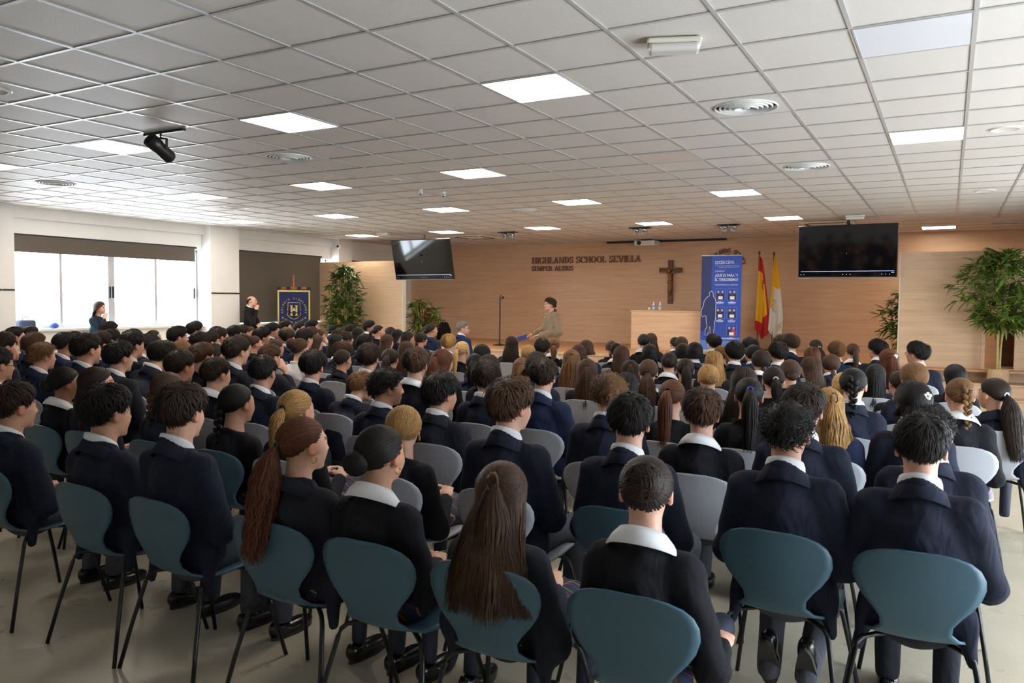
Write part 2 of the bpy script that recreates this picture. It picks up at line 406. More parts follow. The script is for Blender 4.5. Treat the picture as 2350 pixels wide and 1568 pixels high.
# emergency light boxes and sensors
def emergency(p, s, rz, lb):
    e = empty('emergency_light', (p[0], p[1], ZC), rz); tag(e, lb, 'emergency light')
    k = MB(); k.bbox(-.155*s, .155*s, -.07*s, .07*s, -.030*s, .0, .012*s); k.build('base', M['creamplastic'], e)
    k = MB(); k.bbox(-.145*s, .145*s, -.06*s, .06*s, -.075*s, -.028*s, .018*s); k.build('lens', M['lens'], e)
    k = MB(); k.bbox(-.10*s, .10*s, -.025*s, .025*s, -.058*s, -.03*s, .006*s); k.build('lamp_tube', M['greyplastic'], e)
M['lens'] = plain('frosted_lens', srgb(214, 212, 205), .2)
emergency((-1.44, 4.50), 1, R(20), 'boxy cream emergency light on the near ceiling')
emergency((-1.45, 14.66), 1.0, 0, 'small white emergency light above the right screen')
emergency((-11.2, 14.2), 1.0, 0, 'small white emergency light left of the left screen')
def sensor(p, lb):
    e = empty('ceiling_detector', (p[0], p[1], ZC)); e.scale = (.62, .62, .62); tag(e, lb, 'detector')
    k = MB(); k.smooth = True; k.lathe([(.055, .0), (.06, -.02), (.045, -.05), (.02, -.06), (.001, -.06)], 20); k.build('base', M['whiteplastic'], e)
    k = MB(); k.bbox(-.05, .05, -.03, .03, -.10, -.05, .01); k.build('head', M['whiteplastic'], e)
    k = MB(); k.smooth = True; k.lathe([(.001, -.125), (.016, -.12), (.02, -.10), (.02, -.09)], 14); k.build('lens', M['black'], e)
sensor((-6.39, 8.9), 'small white wall-washer sensor left of the ceiling detector')
sensor((-6.22, 9.21), 'small white ceiling detector with dark lens in mid ceiling')
# black track spotlight
t = empty('track_spotlight', (-6.30, 4.80, ZC)); tag(t, 'black cylindrical spotlight hanging from a ceiling track', 'spotlight')
box_obj('track', M['black'], -.27, .27, -.018, .018, -.022, .001, t)
MB().tube([(-.05, 0, -.02), (-.05, 0, -.06), (-.13, 0, -.07), (-.13, 0, -.16)], .012, 6).build('bracket', M['black'], t)
MB().tube([(-.05, 0, -.06), (.03, 0, -.07), (.03, 0, -.16)], .012, 6).build('bracket', M['black'], t)
Mx = Matrix.Translation((-.05, 0, -.16)) @ Matrix.Rotation(R(58), 4, 'X')
k = MB(); k.smooth = True; k.lathe([(.001, -.13), (.05, -.13), (.062, -.11), (.06, .02), (.066, .05), (.066, .14), (.058, .14), (.05, .06), (.001, .05)], 22, Mx); k.build('lamp_body', M['black'], t)
# twin spotlights near the stage
for p, lb in (((-8.56, 15.21), 'twin recessed spotlight left of the lettering'), ((-5.57, 15.39), 'twin recessed spotlight above the crucifix'), ((-3.79, 15.47), 'twin recessed spotlight above the flags')):
    e = empty('twin_spotlight', (p[0], p[1], ZC)); tag(e, lb, 'spotlight', 'twin spotlights above the stage edge')
    box_obj('recess_plate', M['black'], -.20, .20, -.11, .11, -.012, .004, e)
    for s in (-1, 1):
        Mx = Matrix.Translation((s*.09, .0, -.05)) @ Matrix.Rotation(R(-35), 4, 'X')
        k = MB(); k.smooth = True; k.lathe([(.001, .06), (.045, .055), (.075, .0), (.078, -.05), (.07, -.05), (.04, .0), (.001, .02)], 18, Mx); k.build('lamp_head', M['steel'], e)
# projector and screen case on the front wall
e = empty('projector', (-6.45, 18.35, ZC)); tag(e, 'small white ceiling projector in front of the front wall', 'projector')
k = MB(); k.bbox(-.26, .26, -.2, .2, -.15, -.03, .02); k.build('body', M['whiteplastic'], e)
box_obj('mount', M['black'], -.12, .12, -.08, .08, -.035, .0, e)
k = MB(); k.smooth = True; k.lathe([(.05, 0), (.05, .03), (.03, .03), (.001, .02)], 16, Matrix.Translation((-.13, -.2, -.09)) @ Matrix.Rotation(R(90), 4, 'X')); k.build('lens', M['black'], e)
box_obj('badge', M['whiteplastic'], -.06, .14, -.204, -.198, -.10, -.07, e)
tag(box_obj('screen_housing', M['black'], -7.6, -4.62, 18.58, 18.72, ZC-.045, ZC+.0), 'long black screen housing at top of the front wall', 'screen housing')
# ceiling slot grille at far right
e = empty('slot_grille', (.95, 17.2, ZC)); tag(e, 'dark ceiling slot grille at far right near the front wall', 'air vent')
box_obj('slot', M['darkgap'], -.3, .3, -.06, .06, -.004, .01, e)
MB().box(-.3, .3, -.075, -.06, -.006, .01).box(-.3, .3, .06, .075, -.006, .01).build('frame', M['alu'], e)
# security camera on the column
e = empty('security_camera', (-13.45, 15.28, 2.98)); tag(e, 'small white security camera on the column beside the blind', 'camera')
k = MB(); k.smooth = True; k.lathe([(.055, 0), (.06, .03), (.05, .07), (.001, .07)], 18, Matrix.Rotation(R(90), 4, 'X')); k.build('base', M['whiteplastic'], e)
k = MB(); k.smooth = True; k.lathe([(.001, .10), (.02, .095), (.032, .075), (.034, .06)], 16, Matrix.Rotation(R(90), 4, 'X')); k.build('lens', M['black'], e)
# ------------------------------------------------------------------ stage, partitions
HS = .60
st = MB(); st.box(XL+.05, -.75, 14.72, YW, 0, HS-.03).box(-.75, XR, 15.15, YW, 0, HS-.03)
stage = struct(st.build('stage_platform', M['wood_light']))
box_obj('stage_boards', M['wood_floor'], XL+.05, XR, 14.74, YW, HS-.03, HS, stage)
box_obj('stage_nosing', M['wood_light'], -11.2, -.75, 14.68, 14.76, HS-.045, HS+.003, stage, b=.006)
def partition(name, x0, x1, y, ztop, ox0, ox1, oz0, oz1):
    k = MB(); th = .12
    k.box(x0, ox0, y, y+th, 0, ztop).box(ox1, x1, y, y+th, 0, ztop).box(ox0, ox1, y, y+th, oz1, ztop).box(ox0, ox1, y, y+th, 0, oz0)
    p = struct(k.build(name, M['wood_light']))
    for a in (ox0, ox1): box_obj('opening_trim', M['wood_light'], a-.03, a+.03, y-.012, y+th+.01, oz0-.03, oz1+.03, p)
    box_obj('opening_trim', M['wood_light'], ox0-.03, ox1+.03, y-.014, y+th+.01, oz0-.04, oz0+.01, p)
    e = x0 if x1 > 0 else x1
    box_obj('edge_strip', M['creamplastic'], e-.008, e+.008, y-.004, y+th+.004, 0, ztop+.002, p)
    return p
partition('partition_right', -.75, XR, 15.05, 2.54, .51, .98, .60, 1.68)
partition('partition_left', -13.9, -11.2, 14.9, 2.57, -13.2, -12.66, .60, 1.68)
for n, (z, y0) in enumerate(((.40, 14.58), (.20, 14.18))):
    struct(box_obj('step_%d' % (n+1), M['wood_light'], -.6, XR, y0, 15.05, 0 if n else .2, z-.03))
    struct(box_obj('trim_%d' % (n+3), M['wood'], -.6, XR, y0-.02, 15.05, z-.03, z, b=.006))
# dark cupboard seen through the opening
c = empty('cupboard', (1.15, 16.2, HS)); tag(c, 'dark wooden cupboard seen through the opening of the right partition', 'cupboard')
k = MB(); k.bbox(-.35, .35, -.22, .22, 0, 1.0, .01); k.build('body', M['wood_dark'], c)
for s in (-1, 1):
    d = box_obj('door', M['wood_dark'], min(s*.02, s*.33), max(s*.02, s*.33), -.24, -.22, .05, .95, c, b=.004)
    box_obj('handle', M['black'], s*.05-.01, s*.05+.01, -.255, -.24, .45, .6, d)
# ------------------------------------------------------------------ lettering
def text_mesh(txt, size=1.0, ext=0.0, bold=0.0):
    cu = bpy.data.curves.new('t', 'FONT'); cu.body = txt; cu.size = size; cu.extrude = ext; cu.offset = bold; cu.resolution_u = 3
    o = bpy.data.objects.new('t', cu); COL.objects.link(o); bpy.context.view_layer.update()
    me = bpy.data.meshes.new_from_object(o.evaluated_get(bpy.context.evaluated_depsgraph_get()))
    bpy.data.objects.remove(o); bpy.data.curves.remove(cu)
    xs = [v.co.x for v in me.vertices] or [0]
    return me, min(xs), max(xs)
def put_text(name, txt, w, h, mat, parent, x, y, z, ext=.002, align='l', bold=0.0):
    """text in the local xz plane facing -y, capital height h, squeezed to width w (w=None keeps it)"""
    me, a, b = text_mesh(txt, 1.0, 0.0, bold); s = h/.70
    sx = s if w is None else w/(b-a)
    W = (b-a)*sx; ox = x-(0 if align == 'l' else W/2 if align == 'c' else W)
    for v in me.vertices: v.co = Vector((ox+(v.co.x-a)*sx, y, z+v.co.y*s))
    me.materials.append(mat); me.name = name
    o = bpy.data.objects.new(name, me); link(o, parent); md = o.modifiers.new('s', 'SOLIDIFY'); md.thickness = max(ext, .0006); md.offset = 0
    return o
def arc_text(name, txt, cx, cz, rad, a0, a1, h, mat, parent, y, inside=False, ext=.002):
    n = len(txt)
    for i, ch in enumerate(txt):
        if ch == ' ': continue
        t = a0+(a1-a0)*i/(n-1); me, l, r = text_mesh(ch); s = h/.70; w = (r+l)/2
        rot = (t-90) if not inside else (t+90)
        Mx = Matrix.Translation((cx+rad*math.cos(R(t)), y, cz+rad*math.sin(R(t)))) @ Matrix.Rotation(-R(rot), 4, 'Y')
        for v in me.vertices: v.co = Mx @ Vector(((v.co.x-w)*s, 0, (v.co.y-.35)*s))
        me.materials.append(mat); me.name = 'letter'
        o = bpy.data.objects.new('letter', me); link(o, parent); md = o.modifiers.new('s', 'SOLIDIFY'); md.thickness = max(ext, .0008); md.offset = 0
# bold serif capitals cut from strokes
def ringp(cx, cz, rx, rz, tx, tz, a0, a1, n=14):
    A = [R(a0+(a1-a0)*i/n) for i in range(n+1)]
    return [[(cx+rx*math.cos(p), cz+rz*math.sin(p)), (cx+rx*math.cos(q), cz+rz*math.sin(q)), (cx+(rx-tx)*math.cos(q), cz+(rz-tz)*math.sin(q)), (cx+(rx-tx)*math.cos(p), cz+(rz-tz)*math.sin(p))] for p, q in zip(A[:-1], A[1:])]
def rc(x0, x1, z0, z1): return [(x0, z0), (x1, z0), (x1, z1), (x0, z1)]
def stem(x, w=.2, z0=0, z1=1, top=True, bot=True):
    P = [rc(x, x+w, z0, z1)]
    if bot: P.append(rc(x-.07, x+w+.07, z0, z0+.07))
    if top: P.append(rc(x-.07, x+w+.07, z1-.07, z1))
    return P
def slant(xa, xb, w, z0=0, z1=1): return [[(xa, z0), (xa+w, z0), (xb+w, z1), (xb, z1)]]
GLY = {'I': (.4, stem(.1)), 'H': (.95, stem(.1)+stem(.65)+[rc(.3, .65, .46, .54)]), 'L': (.75, stem(.1)+[rc(.1, .7, 0, .08), rc(.62, .7, .08, .28)]),
 'N': (.95, stem(.1, .12)+stem(.70, .12, bot=False)+slant(.62, .08, .2)), 'A': (.95, slant(.62, .34, .22)+slant(.06, .40, .1)+[rc(.22, .72, .30, .37), rc(0, .3, 0, .06), rc(.55, .95, 0, .06)]),
 'V': (.92, slant(.36, .05, .22)+slant(.44, .74, .1)+[rc(0, .36, .94, 1), rc(.62, .92, .94, 1)]), 'E': (.8, stem(.1)+[rc(.3, .72, 0, .08), rc(.3, .72, .92, 1), rc(.3, .58, .47, .54), rc(.65, .72, .08, .26), rc(.65, .72, .74, .92)]),
 'D': (.92, stem(.1)+ringp(.3, .5, .55, .5, .2, .08, -90, 90)), 'O': (.95, ringp(.475, .5, .44, .52, .2, .08, 0, 360, 26)), 'C': (.9, ringp(.48, .5, .44, .52, .2, .08, 40, 320, 22)+[rc(.76, .84, .68, 1.0)]),
 'G': (.95, ringp(.48, .5, .44, .52, .2, .08, 40, 318, 22)+[rc(.76, .84, .68, 1.0)]+stem(.68, .18, .05, .45, bot=False)), 'S': (.72, ringp(.36, .74, .29, .28, .16, .09, 20, 262)+ringp(.36, .27, .31, .29, .17, .09, -160, 85)+[rc(.58, .65, .72, 1), rc(.06, .13, 0, .3)]),
 'M': (1.15, stem(.1, .1)+stem(.84, .2)+slant(.5, .1, .2)+slant(.52, .82, .08)), 'P': (.8, stem(.1)+ringp(.3, .73, .45, .27, .2, .07, -90, 90)), 'R': (.92, stem(.1)+ringp(.3, .74, .42, .26, .2, .07, -90, 90)+slant(.66, .32, .22, 0, .5)),
 'T': (.8, stem(.30, top=False)+[rc(.02, .78, .92, 1), rc(.02, .09, .74, .92), rc(.71, .78, .74, .92)]), 'U': (.92, stem(.1, .2, .35, 1, bot=False)+stem(.68, .1, .35, 1, bot=False)+ringp(.44, .36, .34, .38, .2, .09, 180, 360))}
gcache = {}
def glyph(ch):
    if ch not in gcache:
        k = MB()
        for P in GLY[ch][1]: k.poly(P, -1.0)
        gcache[ch] = k.mesh('letter'); gcache[ch].materials.append(M['letter'])
    return gcache[ch], GLY[ch][0]
M['letter'] = plain('bronze_letter', srgb(120, 84, 66), .35, .35, noise=.2, nscale=30)
def sign(name, txt, x, z, h, width, label):
    e = empty(name, (x, YW-.002, z)); tag(e, label, 'lettering')
    tot = sum(.45 if c == ' ' else GLY[c][0] for c in txt); s = width/tot; cx = 0
    for c in txt:
        if c == ' ': cx += .45*s; continue
        me, w = glyph(c); share('letter', me, parent=e, loc=(cx, 0, 0), scale=(s, .03, h)); cx += w*s
    return e
sign('wall_lettering', 'HIGHLANDS SCHOOL SEVILLA', -9.80, 2.65, .165, 3.07, 'large bronze wall lettering HIGHLANDS SCHOOL SEVILLA on the wooden front wall')
sign('wall_lettering', 'SEMPER ALTIUS', -9.80, 2.455, .125, 1.22, 'smaller bronze wall lettering SEMPER ALTIUS below the school name')
e = empty('wall_emblem', (-4.60, YW-.004, 2.50)); tag(e, 'round bronze school emblem with arched letters half hidden by the banner', 'emblem')
txt = 'HIGHLANDS SCHOOL'
for i, c in enumerate(txt):
    if c == ' ': continue
    t = 172-(344-180)*i/(len(txt)-1); me, w = glyph(c)
    o = share('letter', me, parent=e, loc=(0, 0, 0), scale=(.105, .025, .105))
    o.matrix_local = Matrix.Translation((.33*math.cos(R(t)), 0, .33*math.sin(R(t)))) @ Matrix.Rotation(-R(t-90), 4, 'Y') @ Matrix.Diagonal((.105, .025, .105, 1)) @ Matrix.Translation((-w/2, 0, 0))
k = MB(); [k.poly(P, -.02) for P in ringp(0, 0, .30, .30, .02, .02, 0, 360, 40)]; k.build('ring', M['letter'], e)
k = MB()
for P in [[(-.15, .16), (.15, .16), (.15, -.05), (0, -.2), (-.15, -.05)]]: k.poly(P, -.02)
k.build('shield', M['letter'], e)
# ------------------------------------------------------------------ hanging screens
M['screen'] = plain('black_glass', srgb(10, 10, 13), .06, spec=.6)
M['bar'] = emit('screen_blue', srgb(50, 110, 220), .5)
M['icon'] = emit('screen_white', (.8, .85, .9), .35)
def tv(x, y, ztop, tilt, rz, pole_y, label):
    e = empty('ceiling_screen', (x, y, ztop)); tag(e, label, 'television', 'ceiling-hung screens')
    b = empty('display', (0, 0, 0), 0, e); b.rotation_euler = (R(tilt), 0, rz)
    W, Hh = 1.60, .92
    k = MB(); k.bbox(-W/2, W/2, 0, .05, -Hh, 0, .008); d = k.build('housing', M['black'], e); d.rotation_euler = b.rotation_euler
    bpy.data.objects.remove(b)
    box_obj('screen', M['screen'], -W/2+.012, W/2-.012, -.004, .001, -Hh+.03, -.012, d)
    box_obj('chin', M['greyplastic'], -W/2+.004, W/2-.004, -.006, .004, -Hh-.002, -Hh+.010, d)
    box_obj('progress_bar', M['bar'], -W/2+.05, W/2-.05, -.0055, -.003, -Hh+.112, -Hh+.120, d)
    for xs in (-W/2+.05, -W/2+.10, -.06, 0, .06, W/2-.24, W/2-.18, W/2-.12): box_obj('icon', M['icon'], xs-.006, xs+.006, -.0055, -.003, -Hh+.056, -Hh+.065, d)
    box_obj('pointer', M['icon'], -.005, .003, -.0055, -.003, -.50, -.491, d)
    box_obj('timer', M['icon'], W/2-.09, W/2-.05, -.0055, -.003, -Hh+.086, -Hh+.096, d)
    MB().tube([(0, pole_y, .12), (0, pole_y, -.25)], .025, 10).build('pole', M['black'], e)
    MB().box(-.2, .2, pole_y-.03, pole_y+.03, -.45, -.2).tube([(0, pole_y, -.28), (0, .04, -.36)], .02, 8).build('mount_bracket', M['black'], e)
tv(-10.44, 14.50, 3.01, 13, R(0), .22, 'black hanging screen at left, tilted and reflecting the window')
tv(-1.58, 14.75, 3.02, 6, R(0), .16, 'black hanging screen at right beside the right partition')
# ------------------------------------------------------------------ crucifix
e = empty('crucifix', (-5.965, YW-.03, 1.62)); tag(e, 'dark wooden crucifix with carved figure on the front wall', 'crucifix')
k = MB(); k.bbox(-.06, .06, -.03, .025, 0, 1.06, .006); k.bbox(-.285, .285, -.032, .02, .76, .875, .006); k.build('cross', M['cross'], e)
k = MB(); k.smooth = True
k.tube([(0, -.07, .74), (0, -.075, .66), (0, -.07, .58), (0, -.075, .52)], [.045, .055, .042, .05], 10)
k.tube([(-.02, -.075, .53), (.015, -.10, .40), (0, -.07, .25)], [.038, .03, .018], 8).tube([(.02, -.075, .53), (.03, -.095, .40), (.005, -.07, .25)], [.038, .03, .018], 8)
for s in (-1, 1): k.tube([(s*.03, -.07, .735), (s*.13, -.06, .79), (s*.245, -.05, .835)], [.028, .02, .014], 8)
k.lathe([(.001, -.045), (.026, -.035), (.036, 0), (.03, .03), (.001, .045)], 12, Matrix.Translation((-.012, -.085, .80)))
k.tube([(0, -.06, .23), (0, -.08, .20)], [.02, .018], 8)
k.build('corpus', M['corpus'], e)
k = MB(); k.smooth = True; k.tube([(-.04, -.085, .53), (0, -.11, .51), (.045, -.085, .53), (.07, -.07, .46)], [.03, .035, .03, .012], 8); k.build('loincloth', M['corpus'], e)
# ------------------------------------------------------------------ desk, bottles
e = empty('speaker_desk', (-5.44, 16.8, HS)); tag(e, 'pale wooden desk with solid front panel on the stage', 'desk')
box_obj('front_panel', M['wood_light'], -.8, .8, -.02, .02, 0, .84, e, b=.004)
box_obj('side_panel', M['wood_light'], -.8, -.76, .02, .7, 0, .84, e); box_obj('side_panel', M['wood_light'], .76, .8, .02, .7, 0, .84, e)
box_obj('desk_top', M['wood_light'], -.82, .82, -.03, .74, .84, .87, e, b=.005)
M['pet'] = plain('clear_plastic', srgb(205, 215, 222), .15); M['bluelabel'] = plain('blue_label', srgb(96, 130, 190), .4)
for i, (x, lb) in enumerate(((-5.775, 'left of the two water bottles on the desk'), (-5.63, 'right of the two water bottles on the desk'))):
    b = empty('water_bottle', (x, 16.95, HS+.87)); tag(b, 'small clear plastic bottle, '+lb, 'bottle', 'water bottles on the desk')
    k = MB(); k.smooth = True; k.lathe([(.001, 0), (.032, .002), (.033, .09), (.030, .12), (.014, .155), (.014, .175)], 18); k.build('body', M['pet'], b)
    k = MB(); k.smooth = True; k.lathe([(.0338, .085), (.0338, .11)], 18, cap=False); k.build('label_band', M['bluelabel'], b)
    k = MB(); k.smooth = True; k.lathe([(.015, .172), (.015, .19), (.001, .19)], 14); k.build('cap', M['whiteplastic'], b)
b = empty('drinking_cup', (-5.88, 16.95, HS+.87)); tag(b, 'tiny white cup left of the bottles on the desk', 'cup')
k = MB(); k.smooth = True; k.lathe([(.001, 0), (.022, 0), (.032, .06), (.029, .06), (.02, .005), (.001, .004)], 18); k.build('cup_body', M['whiteplastic'], b)
# ------------------------------------------------------------------ roll-up banner
M['bn_blue'] = plain('banner_blue', srgb(42, 78, 176), .5, noise=.06, nscale=3); M['bn_dark'] = plain('banner_navy', srgb(36, 52, 104), .5); M['bn_white'] = plain('banner_white', srgb(228, 232, 240), .5)
M['bn_light'] = plain('banner_light_blue', srgb(92, 130, 205), .5); M['bn_mid'] = plain('banner_mid_blue', srgb(40, 72, 168), .5)
bn = empty('roll_up_banner', (-4.18, 16.55, HS), R(6)); tag(bn, 'tall blue roll-up banner CEU CEFAS standing on the stage', 'banner')
bnp = empty('tmp'); bpy.data.objects.remove(bnp)
sheet = box_obj('sheet', M['bn_blue'], -.41, .41, -.002, .002, .06, 2.03, bn)
box_obj('navy_strip', M['bn_dark'], -.41, -.20, -.0035, -.0022, .45, 2.03, sheet)
box_obj('light_strip', M['bn_light'], -.41, .41, -.0035, -.0022, .06, .26, sheet); box_obj('light_strip', M['bn_light'], .0, .40, -.0045, -.0036, .28, .33, sheet)
box_obj('top_rail', M['alu'], -.415, .415, -.01, .01, 2.03, 2.05, bn, b=.003)
box_obj('base_cassette', M['alu'], -.43, .43, -.08, .08, 0, .06, bn, b=.012)
MB().tube([(0, .03, .05), (0, .03, 2.03)], .008, 8).build('support_pole', M['alu'], bn)
W = M['bn_white']
def bt(t, w, h, x, z, al='l', bold=0.0): put_text('print', t, w, h, W, sheet, x, -.0045, z, .0008, al, bold)
bt('CEU', .125, .062, -.055, 1.865, bold=.02); bt('CEFAS', .17, .062, .085, 1.865)
bt('Observatorio de Víctimas del Terrorismo', .42, .016, -.06, 1.79, bold=.01); bt('III PREMIOS', .19, .030, -.13, 1.695)
bt('¿QUÉ ES PARA TI', .46, .052, -.13, 1.60, bold=.02); bt('EL TERRORISMO?', .47, .052, -.13, 1.51, bold=.02); bt('GANADORES DE LA II EDICIÓN', .47, .026, -.13, 1.415)
bt('FINALISTAS', .19, .026, -.03, .295)
box_obj('rule', W, -.12, .36, -.0045, -.0036, 1.825, 1.828, sheet)
k = MB()
for a in range(4): k.poly([(.006, .006), (.034, .012), (.034, .03), (.012, .034)], -.001, Matrix.Translation((-.10, -.0036, 1.89)) @ Matrix.Rotation(a*math.pi/2, 4, 'Y'))
k.build('logo', W, sheet)
M['skinp'] = plain('print_skin', srgb(196, 158, 140), .5); M['suitp'] = plain('print_dark', srgb(38, 40, 52), .5); M['redp'] = plain('print_red', srgb(190, 60, 66), .5)
for i, (x, z) in enumerate(((-.115, 1.06), (.125, 1.06), (-.115, .68), (.125, .68), (.125, .31))):
    z += .045
    p = box_obj('photo', M['bn_light'], x, x+.205, -.0042, -.003, z, z+.245, sheet); q = -.0052
    box_obj('photo_backdrop', M['bn_mid'], x+.008, x+.197, q, -.0042, z+.008, z+.237, p)
    for s, c in ((.06, 'suitp'), (.145, 'redp' if i == 4 else 'suitp')):
        k = MB(); k.poly([(x+s-.038, z+.01), (x+s+.038, z+.01), (x+s+.034, z+.12), (x+s+.012, z+.145), (x+s-.012, z+.145), (x+s-.034, z+.12)], -.001, Matrix.Translation((0, q, 0))); k.build('figure', M[c], p)
        k = MB(); k.poly([(x+s+.021*math.cos(t*.5236), z+.172+.028*math.sin(t*.5236)) for t in range(12)], -.001, Matrix.Translation((0, q, 0))); k.build('face', M['skinp'], p)
    box_obj('certificate', W, x+.06, x+.15, q-.0022, q-.0012, z+.02, z+.085, p)
    for n, (w, hh, dz) in enumerate(((.07, .008, -.03), (.16, .014, -.055), (.13, .008, -.075))): box_obj('caption_line', W, x+.10-w/2, x+.10+w/2, -.0045, -.0036, z+dz, z+dz+hh, sheet)
M['bn_fig'] = plain('banner_figure', srgb(30, 60, 170), .5)
out = [(-.20, 1.30), (-.235, 1.27), (-.235, 1.20), (-.30, 1.15), (-.345, 1.08), (-.36, .98), (-.395, .90), (-.40, .80), (-.37, .74), (-.33, .78), (-.30, .77), (-.29, .64), (-.27, .55), (-.315, .46), (-.31, .37), (-.265, .36), (-.215, .56), (-.20, .27)]
right = [(-.16, .27), (-.135, .44), (-.12, .62), (-.10, .74), (-.10, 1.06), (-.115, 1.13), (-.155, 1.18), (-.16, 1.26)]
k = MB(); k.poly(out[::-1]+right[::-1], -.0008, Matrix.Translation((0, -.0036, 0))); k.build('silhouette', M['bn_dark'], sheet)
k = MB(); k.tube([(x, -.005, z) for x, z in out+right+[out[0]]], .005, 5); k.build('silhouette_outline', W, sheet)
k = MB()
for a in range(9):
    t = R(a*40); k.tube([(-.29+.07*math.cos(t), -.005, .34+.05*math.sin(t)), (-.29+.12*math.cos(t+.2), -.005, .34+.11*math.sin(t+.2)), (-.29+.07*math.cos(t+.4), -.005, .34+.05*math.sin(t+.4))], .0025, 4)
k.build('burst_lines', M['bn_light'], sheet)
# ------------------------------------------------------------------ flags
def flag(x, y, ztop, cols, label, seed, sway):
    rnd = random.Random(seed)
    e = empty('flag_pole', (x, y, HS)); tag(e, label, 'flag')
    L = ztop-HS
    MB().tube([(0, 0, .04), (0, 0, L)], .014, 8).build('pole', M['cross'], e)
    k = MB(); k.smooth = True; k.lathe([(.16, 0), (.16, .02), (.05, .04), (.02, .06)], 20); k.build('pole_base', M['cross'], e)
    k = MB(); k.smooth = True; k.lathe([(.012, L), (.03, L+.02), (.022, L+.05), (.008, L+.08), (.001, L+.10)], 12); k.build('finial', M['cross'], e)
    # cloth: hangs in folds from the pole top, bands run along its length
    n, m = 40, 90; V = []; F = []; mats = []
    for j in range(m+1):
        v = j/m; wdt = .05+.24*min(1, v*1.3)**.8; zz = L-.06-1.62*v*(1-.10*0)
        for i in range(n+1):
            u = i/n; ph = u*9.0+v*1.2
            V.append((.01+wdt*u+sway*v, -.02-.035*math.sin(ph)*(.35+v)-.03*u, zz-.10*u*v+.02*math.sin(ph*.7)-(.16*v*(1-abs(2*u-1)) if v > .8 else 0)))
    for j in range(m):
        for i in range(n): F.append((j*(n+1)+i, j*(n+1)+i+1, (j+1)*(n+1)+i+1, (j+1)*(n+1)+i)); mats.append(cols((i+.5)/n, (j+.5)/m))
    pal = sorted(set(mats)); me = mesh_np('cloth', V, F, True)
    for c in pal: me.materials.append(M[c])
    me.polygons.foreach_set('material_index', [pal.index(c) for c in mats])
    o = bpy.data.objects.new('cloth', me); link(o, e); md = o.modifiers.new('s', 'SOLIDIFY'); md.thickness = .004
    return e, L
M['fl_red'] = plain('flag_red', srgb(190, 32, 34), .7); M['fl_yel'] = plain('flag_yellow', srgb(236, 178, 24), .7); M['fl_white'] = plain('flag_white', srgb(226, 224, 216), .7); M['fl_gold'] = plain('flag_gold', srgb(170, 130, 50), .6); M['fl_dk'] = plain('flag_crest', srgb(150, 80, 40), .6)
e, L = flag(-3.76, 18.2, 2.74, lambda u, v: 'fl_red' if (u-.35*(1-v)*1.2 > .42 and v < .35) or (v > .74 and u+1.6*(v-.74)/.26 > .9) or (v < .2) or (u > .88) else ('fl_dk' if .3 < v < .42 and .45 < u < .75 and (int(u*22)+int(v*40)) % 3 else 'fl_yel'), 'red and yellow flag hanging from a dark pole beside the banner', 1, -.06)
e, L = flag(-3.44, 18.2, 2.72, lambda u, v: 'fl_yel' if v < .40+.30*(u < .22) else ('fl_gold' if .55 < v < .74 and .15 < u < .5 and (int(u*30)+int(v*50)) % 3 == 0 or (.82 < v < .9 and .7 < u < .9 and (int(u*30)+int(v*50)) % 2 == 0) else 'fl_white'), 'yellow and white flag hanging from a dark pole', 2, -.09)
# ------------------------------------------------------------------ microphone stand
e = empty('microphone_stand', (-9.25, 16.09, HS)); tag(e, 'black floor microphone stand with gooseneck at left of the stage', 'microphone stand')
k = MB(); k.smooth = True; k.lathe([(.001, 0), (.17, 0), (.17, .018), (.05, .03), (.02, .05), (.001, .05)], 26); k.build('base', M['black'], e)
MB().tube([(0, 0, .03), (0, 0, 1.16)], .016, 10).build('pole', M['black'], e)
MB().tube([(0, 0, 1.15), (.01, 0, 1.19), (.04, -.01, 1.18), (.075, -.015, 1.14)], .009, 8).build('gooseneck', M['black'], e)
k = MB(); k.smooth = True; k.lathe([(.001, -.04), (.02, -.035), (.026, 0), (.02, .03), (.001, .04)], 14, Matrix.Translation((.085, -.017, 1.125)) @ Matrix.Rotation(R(40), 4, 'Y')); k.build('microphone_head', M['black'], e)
# ------------------------------------------------------------------ red armchair and backpack on the stage
M['red'] = weave_mat('burgundy_fabric', srgb(112, 24, 46)); M['bag'] = weave_mat('black_nylon', srgb(26, 25, 27))
e = empty('red_armchair', (-11.62, 16.5, HS), R(35)); tag(e, 'burgundy upholstered armchair behind the small bamboo plant', 'armchair')
k = MB(); k.bbox(-.26, .26, -.26, .26, .36, .46, .03); k.build('seat', M['red'], e)
k = MB(); k.bbox(-.25, .25, -.05, .04, .0, .42, .03, Matrix.Translation((0, .26, .44)) @ Matrix.Rotation(R(-10), 4, 'X')); k.build('backrest', M['red'], e)
for s in (-1, 1):
    k = MB(); k.bbox(s*.29-.03, s*.29+.03, -.24, .24, .60, .65, .012); k.build('armrest', M['black'], e)
    MB().tube([(s*.29, -.18, .61), (s*.27, -.2, .36)], .014, 8).build('arm_support', M['black'], e)
    for t in (-1, 1): MB().tube([(s*.22, t*.2, .37), (s*.25, t*.24, 0)], .015, 8).build('leg', M['black'], e)
e = empty('backpack', (-11.82, 17.55, HS), R(25)); tag(e, 'black backpack standing against the front wall on the stage', 'backpack')
k = MB(); k.smooth = True
for zz in (0,): pass
V = []; F = []; n, m = 20, 12
for j in range(m+1):
    v = j/m; w = .19*(1-.55*max(0, v-.55)**1.2/.45**1.2*.9)*(.96+.04*math.sin(v*3)); d = .12*(1-.6*max(0, v-.6)/.4)
    for i in range(n):
        a = 2*math.pi*i/n; ca, sa = math.cos(a), math.sin(a)
        V.append((w*math.copysign(abs(ca)**.6, ca), d*math.copysign(abs(sa)**.6, sa), .47*v))
